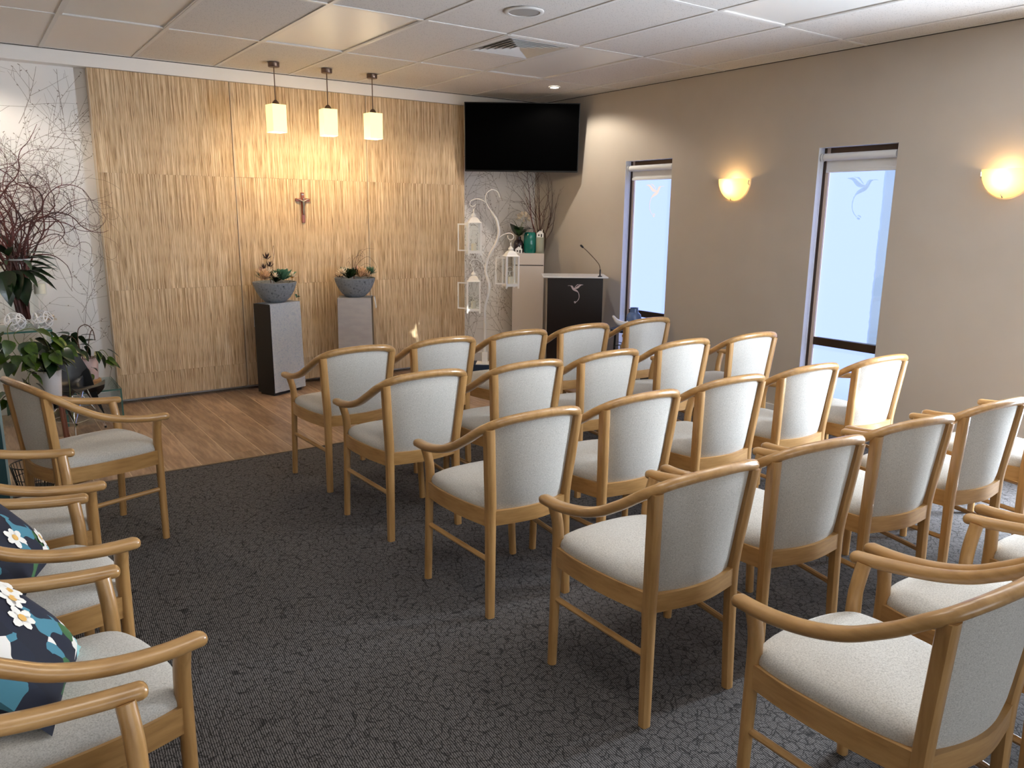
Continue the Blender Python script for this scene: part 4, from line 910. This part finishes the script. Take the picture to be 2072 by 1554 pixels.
for nm, L in (('curl', [(.057, 1.553), (.029, 1.592), (.009, 1.631), (.002, 1.677), (.015, 1.717), (.056, 1.747), (.097, 1.741), (.123, 1.714), (.132, 1.679)]),
              ('hook', [(.009, 1.631), (-.032, 1.654), (-.079, 1.663), (-.12, 1.653), (-.141, 1.63), (-.136, 1.603), (-.107, 1.597), (-.086, 1.617)]),
              ('hook', [(.126, 1.31), (.174, 1.344), (.229, 1.356), (.263, 1.339), (.264, 1.311), (.239, 1.295), (.215, 1.311), (.214, 1.335)]),
              ('hook', [(.001, 1.034), (-.031, 1.079), (-.065, 1.106), (-.107, 1.111), (-.134, 1.094), (-.141, 1.073), (-.115, 1.056), (-.096, 1.066)]),
              ('curl', [(0, .28), (-.03, .31), (-.07, .30), (-.085, .265), (-.06, .245), (-.035, .26)])):
    bm = NB(); tube(bm, smoothpath(up3(L), 4), .0045, 7); obj(nm, bm, 'whiteiron', st, True)
def lantern(u_, ztop, label, rz, door):
    t = thing('lantern', label, 'lantern', (SX_+u_*math.cos(srz), SYY+u_*math.sin(srz), ztop), srz+R(rz), 'white candle lanterns')
    w = .058; zb = -.43; zt = -.155
    bm = NB(); pts = [(.012*math.cos(a), 0, -.012+.018*math.sin(a)) for a in [k*math.pi/6 for k in range(13)]]; tube(bm, pts, .0022, 6, cap=False); obj('ring', bm, 'whiteiron', t, True)
    bm = NB(); lathe(bm, [(0, -.026), (.005, -.03), (.008, -.045), (.005, -.056), (.012, -.066), (.014, -.072), (.02, -.076), (.026, -.088), (.018, -.092), (.018, -.102), (0, -.102)], 14); obj('finial', bm, 'whiteiron', t, True)
    bm = NB(); rows = []
    for h_, z in ((.018, -.10), (.03, -.108), (.042, -.122), (.052, -.14), (.066, -.15), (.066, zt)): rows.append([bm.verts.new((sx*h_, sy*h_, z)) for sx, sy in ((-1, -1), (1, -1), (1, 1), (-1, 1))])
    for a, b_ in zip(rows, rows[1:]):
        for i in range(4): bm.faces.new((a[i], a[(i+1) % 4], b_[(i+1) % 4], b_[i]))
    bm.faces.new(rows[0][::-1]); bm.faces.new(rows[-1]); obj('roof', bm, 'whiteiron', t)
    for sx, sy in ((-1, -1), (1, -1), (1, 1), (-1, 1)): bm = NB(); box(bm, (sx*w, sy*w, (zb+zt)/2-.01), (.0145, .0145, zt-zb+.02)); obj('post', bm, 'whiteiron', t)
    bm = NB(); box(bm, (0, 0, zb+.01), (.12, .12, .012)); obj('floor_plate', bm, 'whiteiron', t)
    for a in range(4):
        bm = NB(); box(bm, (math.sin(a*math.pi/2)*w, -math.cos(a*math.pi/2)*w, zb+.012), (.116 if a % 2 == 0 else .008, .008 if a % 2 == 0 else .116, .026)); obj('bottom_rail', bm, 'whiteiron', t)
    for k in range(4):
        if k == 3 and door: continue
        a = k*math.pi/2; bm = NB(); box(bm, (math.sin(a)*w, -math.cos(a)*w, (zb+zt)/2+.008), (.104 if k % 2 == 0 else .002, .002 if k % 2 == 0 else .104, zt-zb-.02)); obj('pane', bm, 'clear', t)
    if door:
        g = link('door', None, None, t, (-w, -w+.004, 0), (0, 0, R(62)))
        bm = NB(); z0, z1 = zb+.02, zt-.004
        for c_, s_ in (((0, .005, (z0+z1)/2), (.007, .012, z1-z0)), ((0, .1, (z0+z1)/2), (.007, .012, z1-z0)), ((0, .052, z0+.006), (.007, .1, .012)), ((0, .052, z1-.006), (.007, .1, .012))): box(bm, c_, s_)
        lathe(bm, [(0, -.02), (.004, -.012), (.008, 0), (.004, .012), (0, .02)], 8, (-.004, .1, (z0+z1)/2)); obj('door_frame', bm, 'whiteiron', g); bm = NB(); box(bm, (0, .052, (z0+z1)/2), (.002, .09, z1-z0-.014)); obj('door_pane', bm, 'clear', g)
    bm = NB(); lathe(bm, [(0, zb+.017), (.024, zb+.017), (.024, zb+.085), (.02, zb+.088), (0, zb+.082)], 18); obj('candle', bm, 'cream', t, True)
    bm = NB(); tube(bm, smoothpath([(.03, .02, zb+.06), (.0, .02, zb+.12), (.035, .02, zb+.15), (0, .02, zb+.18), (-.03, .02, zb+.15), (0, .02, zb+.12), (-.03, .02, zb+.07)], 4), .0025, 5); tube(bm, [(-.05, .02, zb+.135), (.05, .02, zb+.135)], .002, 5); obj('scroll', bm, 'whiteiron', t, True)
lantern(-.107, 1.599, 'white lantern on the highest hook of the stand, beside the grasscloth panel', 14, True)
lantern(.24, 1.297, 'white lantern with open glass door on the right hook, in front of the cabinet', 22, True)
lantern(-.108, 1.058, 'white lantern on the lowest hook of the stand', 6, True)

# things beside the window behind the front row
t = thing('side_table', 'small dark two-tier side table beside the lectern', 'table', (4.14, -.60, 0), R(-20))
bm = NB(); lathe(bm, [(0, .53), (.155, .53), (.16, .538), (.16, .548), (0, .548)], 24); obj('tabletop', bm, 'navy', t, True)
bm = NB(); lathe(bm, [(0, .29), (.135, .29), (.14, .298), (.14, .305), (0, .305)], 24); obj('shelf', bm, 'navy', t, True)
for k in range(3):
    a = k*2*math.pi/3+.5; bm = NB(); tube(bm, [(.13*math.cos(a), .13*math.sin(a), 0), (.115*math.cos(a), .115*math.sin(a), .53)], .010, 8); obj('leg', bm, 'black', t, True)
vase('vase', 'blue ribbed glass vase on the small side table by the window', 'vase', (4.20, -.60, .548), [(0, 0), (.056, 0), (.064, .01), (.067, .09), (.06, .125), (.038, .145), (.036, .18), (.04, .184), (.034, .182), (.033, .14), (0, .02)], 'bluevase', 20)
t = thing('bird_figurine', 'white ceramic bird figurine with raised tail beside the blue vase', 'figurine', (4.085, -.555, .548), R(-30))
bm = NB(); tube(bm, smoothpath([(-.075, 0, .115), (-.06, 0, .10), (-.035, 0, .068), (0, 0, .045), (.04, 0, .04), (.065, 0, .052), (.078, 0, .064), (.094, 0, .064)], 4), [.004, .008, .011, .013, .013, .014, .016, .019, .022, .024, .025, .026, .027, .027, .027, .026, .025, .024, .022, .02, .019, .019, .018, .018, .014, .009, .005, .003, .002], 12); obj('body', bm, 'potwhite', t, True)
bm = NB(); lathe(bm, [(0, 0), (.022, 0), (.018, .012), (.008, .02), (.008, .04), (0, .04)], 12, (.03, 0, 0)); obj('foot', bm, 'potpink', t, True)
t = thing('plant_pot', 'small pale pot with green leaves on the lower shelf of the side table', 'plant', (4.13, -.60, .305), 0)
bm = NB(); lathe(bm, [(0, 0), (.05, 0), (.06, .05), (.064, .10), (.058, .10), (.05, .06), (0, .05)], 18); obj('pot', bm, 'potwhite', t, True)
random.seed(9)
for k in range(9):
    a = k*2.4; o = part('leaf', LF['broad'], 'leaf_dark', t); orient(o, (.02*math.cos(a), .02*math.sin(a), .09), (math.cos(a), math.sin(a)-.3, rnd(.1, .6)), 0, rnd(.7, 1.0))
t = thing('speaker_box', 'black floor speaker box near the first window, behind the front row', 'speaker', (4.20, -1.0, 0), R(-25))
bm = NB(); box(bm, (0, 0, .10), (.34, .26, .19), bev=.008); obj('cabinet_body', bm, 'black', t); bm = NB(); box(bm, (0, -.132, .10), (.30, .006, .15)); obj('grille', bm, 'shadowgap', t)

# ================================================================== LEFT CORNER
def glass_table(name, label, x0, x1, y0, y1, h, th=.012, edge='glassedge', sides='greenglass'):
    t = thing(name, label, 'glass table', (0, 0, 0), group='bent glass tables')
    bm = NB(); mm(bm, (x0, y0, h-th), (x1, y1, h)); obj('glass_top', bm, sides, t)
    for xx in (x0, x1-th): bm = NB(); mm(bm, (xx, y0, 0), (xx+th, y1, h-th)); obj('glass_leg', bm, sides, t)
    e_ = .0012
    bm = NB(); mm(bm, (x0, y0-e_, h-th), (x1, y0, h)); mm(bm, (x0, y0-e_, 0), (x0+th, y0, h-th)); mm(bm, (x1-th, y0-e_, 0), (x1, y0, h-th)); mm(bm, (x1-th*.2, y0, h-e_), (x1+e_, y1, h)); obj('polished_edge', bm, edge, t)
    return t
glass_table('glass_table', 'low glass table at the foot of the grasscloth panel, holding the blush pot', -.14, .232, .645, 1.15, .24)
glass_table('glass_table', 'taller glass table against the twig wallpaper, holding the branch vase', -1.25, -.155, .80, 1.22, .688)
t = thing('side_cabinet', 'dark teal cabinet with pale edge at the far left, behind the sideways chairs', 'cabinet', (-1.0, -.70, 0))
bm = NB(); mm(bm, (-.42, -.25, .03), (.438, .25, .75)); obj('body', bm, 'tealglass', t)
bm = NB(); mm(bm, (.4385, -.25, .0), (.45, .25, .75)); obj('end_panel', bm, 'clearedge', t)
bm = NB(); mm(bm, (-.43, -.26, .7505), (.455, .26, .77)); obj('top', bm, 'clearedge', t)
bm = NB(); mm(bm, (-.40, -.23, 0), (.43, .23, .029)); obj('plinth', bm, 'black', t)
# tall vase, branches, lily
t = thing('vase', 'tall clear glass vase with white rim holding red branches and lily leaves', 'vase', (-.30, .99, .688))
bm = NB(); lathe(bm, [(0, 0), (.07, 0), (.08, .01), (.095, .14), (.1, .26), (.085, .38), (.065, .46), (.068, .49), (.064, .49), (.061, .46), (.08, .38), (.095, .26), (.09, .14), (.07, .02), (0, .015)], 28); obj('body', bm, 'clear', t, True)
bm = NB(); lathe(bm, [(.062, .485), (.07, .485), (.07, .495), (.062, .495), (.062, .485)], 28); obj('rim', bm, 'potwhite', t, True)
random.seed(33); sp = []
for k in range(20):
    a = rnd(-1, .75); sp.append((((rnd(-.04, .04), rnd(-.03, .03), .03), (a*.22, rnd(-.1, .05), 1), rnd(1.2, 1.65), rnd(.006, .0115), .10, 500+k*7), dict(curl=.22, sub=.2, up=.16, step=.035, late=1), 'branch_red'))
for k in range(16):
    a = rnd(-.8, 1.0); sp.append((((rnd(-.03, .03), rnd(-.02, .02), .3), (a*.34, rnd(-.15, .05), 1), rnd(1.0, 1.6), rnd(.003, .005), .14, 900+k*5), dict(curl=.42, sub=.10, up=.14, step=.03, late=1), 'branch_brown' if k % 2 else 'branch_red'))
bunch('willow_branches', 'tangle of red-brown curly willow branches at the left edge', (-.30, .99, .72), sp)
t = thing('peace_lily', 'dark green lily leaves spilling from the tall glass vase', 'plant', (-.31, .99, 1.18))
random.seed(13)
for k in range(22):
    a = k*2.4+rnd(-.3, .3); el = rnd(-.3, .9); st_ = Vector((.05*math.cos(a), .05*math.sin(a), rnd(-.12, .05))); d_ = Vector((math.cos(a)*math.cos(el)+.35, math.sin(a)*math.cos(el)*.7-.3, math.sin(el)))
    o = part('leaf', LF['lance'], 'leaf_dark', t); orient(o, st_, d_, rnd(-.6, .6), rnd(.7, 1.05))
for k in range(4):
    o = part('leaf', LF['big'], 'leaf_dark', t); orient(o, (rnd(-.10, .02), -.1, rnd(-.2, -.05)), (rnd(-.3, .25), -.4, -1), rnd(-.5, .5), rnd(1.2, 1.6))
# candle holder
t = thing('candle_holder', 'clear stemmed glass candle holder with cream candle by the twig wallpaper', 'candle holder', (-.192, .95, .688))
bm = NB(); lathe(bm, [(0, 0), (.045, 0), (.045, .006), (.008, .016), (.006, .10), (.009, .2), (.02, .225), (.042, .24), (.045, .30), (.05, .345), (.048, .345), (.042, .30), (.038, .245), (0, .235)], 24); obj('stem', bm, 'clear', t, True)
bm = NB(); lathe(bm, [(0, .246), (.036, .246), (.036, .31), (.033, .315), (0, .312)], 20); obj('candle', bm, 'cream', t, True)
# lattice balls
def lattice(pos, label, r_):
    t = thing('lattice_ball', label, 'ornament', pos, group='white lattice balls')
    bm = NB()
    for k in range(9):
        d_ = Vector((math.cos(k*2.4)*math.sqrt(1-((k-4)/5)**2), math.sin(k*2.4)*math.sqrt(1-((k-4)/5)**2), (k-4)/5)).normalized(); q = d_.to_track_quat('Z', 'Y'); h = .62*r_; rr = math.sqrt(r_*r_-h*h)
        pts = []
        for i in range(17): a = 2*math.pi*i/16; v3 = Vector((rr*math.cos(a), rr*math.sin(a), h)); v3.rotate(q); pts.append(v3)
        tube(bm, pts, r_*.075, 6, cap=False)
    obj('lattice', bm, 'potwhite', t, True)
    bm = NB(); lathe(bm, [(0, -r_*.96), (r_*.25, -r_*.92), (r_*.25, -r_*.75), (0, -r_*.75)], 14); obj('candle_cup', bm, 'potwhite', t, True)
lattice((-.205, .86, .755), 'white openwork lattice ball on the glass table below the candle', .067); lattice((-.37, .86, .752), 'white openwork lattice ball at the left edge, behind the pothos', .064)
t = thing('paper_flower', 'crumpled cream paper flower beside the lattice ball', 'ornament', (-.135+.0, .92, .745))
LF['crumple'] = leafmesh('paper_petal', .06, .05, 'round', .5, -.1); LF['crumple'].materials.append(M['whiteflower'])
for k in range(12):
    a = k*2.4; el = -.2+1.4*k/12; o = part('petal', LF['crumple'], None, t); orient(o, (-.02, 0, -.0), (math.cos(a)*math.cos(el), math.sin(a)*math.cos(el), math.sin(el)), rnd(-.8, .8), rnd(.7, 1))
# pothos on a stool
t = thing('plant_stool', 'small brown wooden stool under the white pothos pot', 'stool', (-.245, .17, 0))
bm = NB(); lathe(bm, [(0, .30), (.085, .30), (.09, .305), (.09, .32), (0, .32)], 20); obj('seat', bm, 'darkwood', t, True)
for k in range(4): a = k*math.pi/2+.6; bm = NB(); tube(bm, [(.085*math.cos(a), .085*math.sin(a), 0), (.06*math.cos(a), .06*math.sin(a), .301)], .011, 8); obj('leg', bm, 'darkwood', t, True)
def hang(t, n_, c_, spread, leafk, mat, seed, smin=.7, smax=1.15, down=.3, bias=(0, 0)):
    random.seed(seed)
    for k in range(n_):
        a = rnd(0, 6.28); rr = random.random()**.6; p = Vector((c_[0]+spread[0]*rr*math.cos(a), c_[1]+spread[1]*rr*math.sin(a), c_[2]+spread[2]*rnd(-1, 1)*(1.1-.4*rr)))
        o = part('leaf', LF[leafk], None, t)
        if not o.data.materials: o.data.materials.append(M[mat])
        o.material_slots[0].link = 'OBJECT'; o.material_slots[0].material = M[mat if random.random() < .65 else 'leaf_dark']
        orient(o, p, (math.cos(a)+bias[0], math.sin(a)*.7-.45+bias[1], rnd(-1.0, .35)-down), rnd(-.7, .7), rnd(smin, smax))
def vines(t, L, mat='stem', r_=.0024):
    for pts in L: bm = NB(); tube(bm, smoothpath(pts, 5), r_, 6); obj('vine', bm, mat, t, True)
t = thing('pothos_plant', 'variegated pothos trailing from a white pot beside the black shell chair', 'plant', (-.245, .17, .32))
bm = NB(); lathe(bm, [(0, 0), (.052, 0), (.056, .006), (.068, .16), (.072, .19), (.066, .19), (.062, .16), (.05, .02), (0, .02)], 28); obj('pot', bm, 'potwhite', t, True)
bm = NB(); lathe(bm, [(0, .165), (.063, .16)], 16); obj('soil', bm, 'soil', t, True)
hang(t, 52, (-.15, -.03, .34), (.20, .14, .14), 'heart', 'leaf_mid', 61); hang(t, 24, (-.0, -.06, .31), (.11, .10, .08), 'heart', 'leaf_mid', 62, .7, 1.0); hang(t, 16, (-.17, -.09, .10), (.10, .05, .13), 'heart', 'leaf_mid', 63, .6, .9)
o = part('leaf', LF['heart'], None, t); o.material_slots[0].link = 'OBJECT'; o.material_slots[0].material = M['leaf_mid']; orient(o, (-.11, -.05, .39), (.15, -.5, -1), .1, 1.25)
vines(t, [[(0, 0, .17), (-.10, -.03, .30), (-.17, -.05, .44), (-.06, -.06, .47), (.0, -.06, .38), (.02, -.07, .26)], [(0, 0, .17), (-.17, 0, .30), (-.2, -.03, .46), (-.17, -.04, .52)], [(-.02, -.02, .18), (-.11, -.09, .2), (-.12, -.11, .1), (-.06, -.12, .0), (.0, -.13, -.07)], [(-.1, -.06, .2), (-.15, -.1, .12), (-.16, -.1, -.05)], [(.02, -.03, .18), (.08, -.05, .24), (.10, -.06, .12), (.095, -.06, -.06), (.11, -.06, -.2)]])
# blush pot plant
t = thing('potted_plant', 'leafy trailing plant in a blush pink pot with wooden base', 'plant', (.045, .86, .24))
bm = NB(); lathe(bm, [(0, 0), (.085, 0), (.088, .01), (.086, .05), (.08, .055), (0, .055)], 26); obj('wooden_base', bm, 'corkwood', t, True)
bm = NB(); lathe(bm, [(0, .055), (.066, .055), (.07, .062), (.078, .20), (.078, .215), (.072, .215), (.068, .19), (0, .19)], 28); obj('pot', bm, 'potpink', t, True)
bm = NB(); lathe(bm, [(0, .2), (.072, .195)], 16); obj('soil', bm, 'soil', t, True)
hang(t, 20, (-.06, -.02, .34), (.11, .06, .09), 'broad', 'leaf_dark', 71, .7, 1.15, .15); hang(t, 8, (.09, -.04, .23), (.08, .05, .05), 'broad', 'leaf_mid', 72, .7, 1.1, .5, (.5, 0)); hang(t, 5, (0, -.09, .13), (.05, .02, .05), 'broad', 'leaf_mid', 73, .6, .9, .4)
vines(t, [[(-.02, 0, .2), (-.04, -.01, .33), (-.03, 0, .43), (.02, 0, .46), (.06, -.01, .42), (.07, -.01, .34)], [(0, 0, .2), (.04, 0, .38), (.06, 0, .42)], [(-.02, 0, .2), (-.06, -.02, .36), (-.14, -.03, .40)]], 'brownstem', .003)
vines(t, [[(.03, -.02, .2), (.1, -.04, .27), (.14, -.05, .22), (.155, -.05, .12)], [(-.04, -.05, .2), (-.065, -.08, .22), (-.06, -.09, .12)]])
# small black shell chair on wire legs
t = thing('shell_chair', 'small black plastic shell chair on chrome wire legs', 'chair', (-.105, .47, 0), R(-46))
bm = NB(); NU, NV = 14, 16; rows = []
prof = [(.145, .318), (.135, .332), (.10, .330), (.05, .318), (0, .312), (-.05, .318), (-.082, .345), (-.098, .40), (-.106, .46), (-.112, .52), (-.117, .58), (-.121, .625)]
prof = smoothpath([(a, 0, b_) for a, b_ in prof], 2)
for i, p in enumerate(prof):
    f_ = i/(len(prof)-1); hw = .165+.012*math.sin(f_*math.pi) - (.05*max(0, f_-.8)/.2)**1 * 1.0 - .03*max(0, .15-f_)/.15; row = []
    tang = (prof[min(i+1, len(prof)-1)]-prof[max(i-1, 0)]).normalized(); nrm = Vector((-tang.z, 0, tang.x)); nrm = nrm if nrm.z > 0 or nrm.x > 0 else -nrm
    for j in range(NU+1):
        u_ = -1+2*j/NU; lift = .115*abs(u_)**2.5*math.sin(max(.06, min(.97, f_))*math.pi)**1.3; row.append(bm.verts.new((p.x+nrm.x*lift, u_*hw, p.z+nrm.z*lift)))
    rows.append(row)
for a, b_ in zip(rows, rows[1:]):
    for j in range(NU): bm.faces.new((a[j], a[j+1], b_[j+1], b_[j]))
bmesh.ops.recalc_face_normals(bm, faces=bm.faces); bmesh.ops.solidify(bm, geom=bm.faces[:], thickness=.006); obj('shell', bm, 'shell', t, True)
tops = [(.06, .07), (.06, -.07), (-.06, .07), (-.06, -.07)]; feet = [(.12, .145), (.12, -.145), (-.12, .145), (-.12, -.145)]
for (ax_, ay_), (bx2, by2) in zip(tops, feet):
    bm = NB(); tube(bm, [(ax_, ay_, .308), (bx2, by2, .012)], .0042, 7); obj('leg', bm, 'chrome', t, True)
    bm = NB(); tube(bm, [(-ax_*.6, ay_, .305), (bx2*.8+ax_*.1, by2*.9, .10)], .003, 6); tube(bm, [(ax_, -ay_*.6, .305), (bx2*.9, by2*.8+ay_*.1, .10)], .003, 6); obj('brace', bm, 'chrome', t, True)
    bm = NB(); lathe(bm, [(0, 0), (.008, 0), (.008, .014), (0, .016)], 8, (bx2, by2, 0)); obj('glide', bm, 'black', t, True)
bm = NB(); tube(bm, [(.12, .12, .10), (.12, -.12, .10), (-.12, -.12, .10), (-.12, .12, .10), (.12, .12, .10)], .003, 6); tube(bm, [(.08, .08, .306), (.08, -.08, .306), (-.08, -.08, .306), (-.08, .08, .306), (.08, .08, .306)], .004, 6); obj('wire_ring', bm, 'chrome', t, True)
# wire basket
t = thing('wire_basket', 'black wire basket on the floor behind the sideways chair', 'basket', (-.43, -.70, -.0), 0)
for z, r_ in ((.004, .085), (.075, .1), (.15, .112)): bm = NB(); tube(bm, [(r_*math.cos(a), r_*math.sin(a), z) for a in [k*math.pi/12 for k in range(25)]], .0035 if z > .1 else .0025, 6, cap=False); obj('ring', bm, 'black', t, True)
bm = NB()
for k in range(32): a = k*math.pi/16; tube(bm, [(.085*math.cos(a), .085*math.sin(a), .004), (.112*math.cos(a), .112*math.sin(a), .15)], .002, 5)
obj('wires', bm, 'black', t, True)
bm = NB(); lathe(bm, [(0, .0), (.084, 0), (.084, .004), (0, .004)], 20); obj('base', bm, 'black', t)
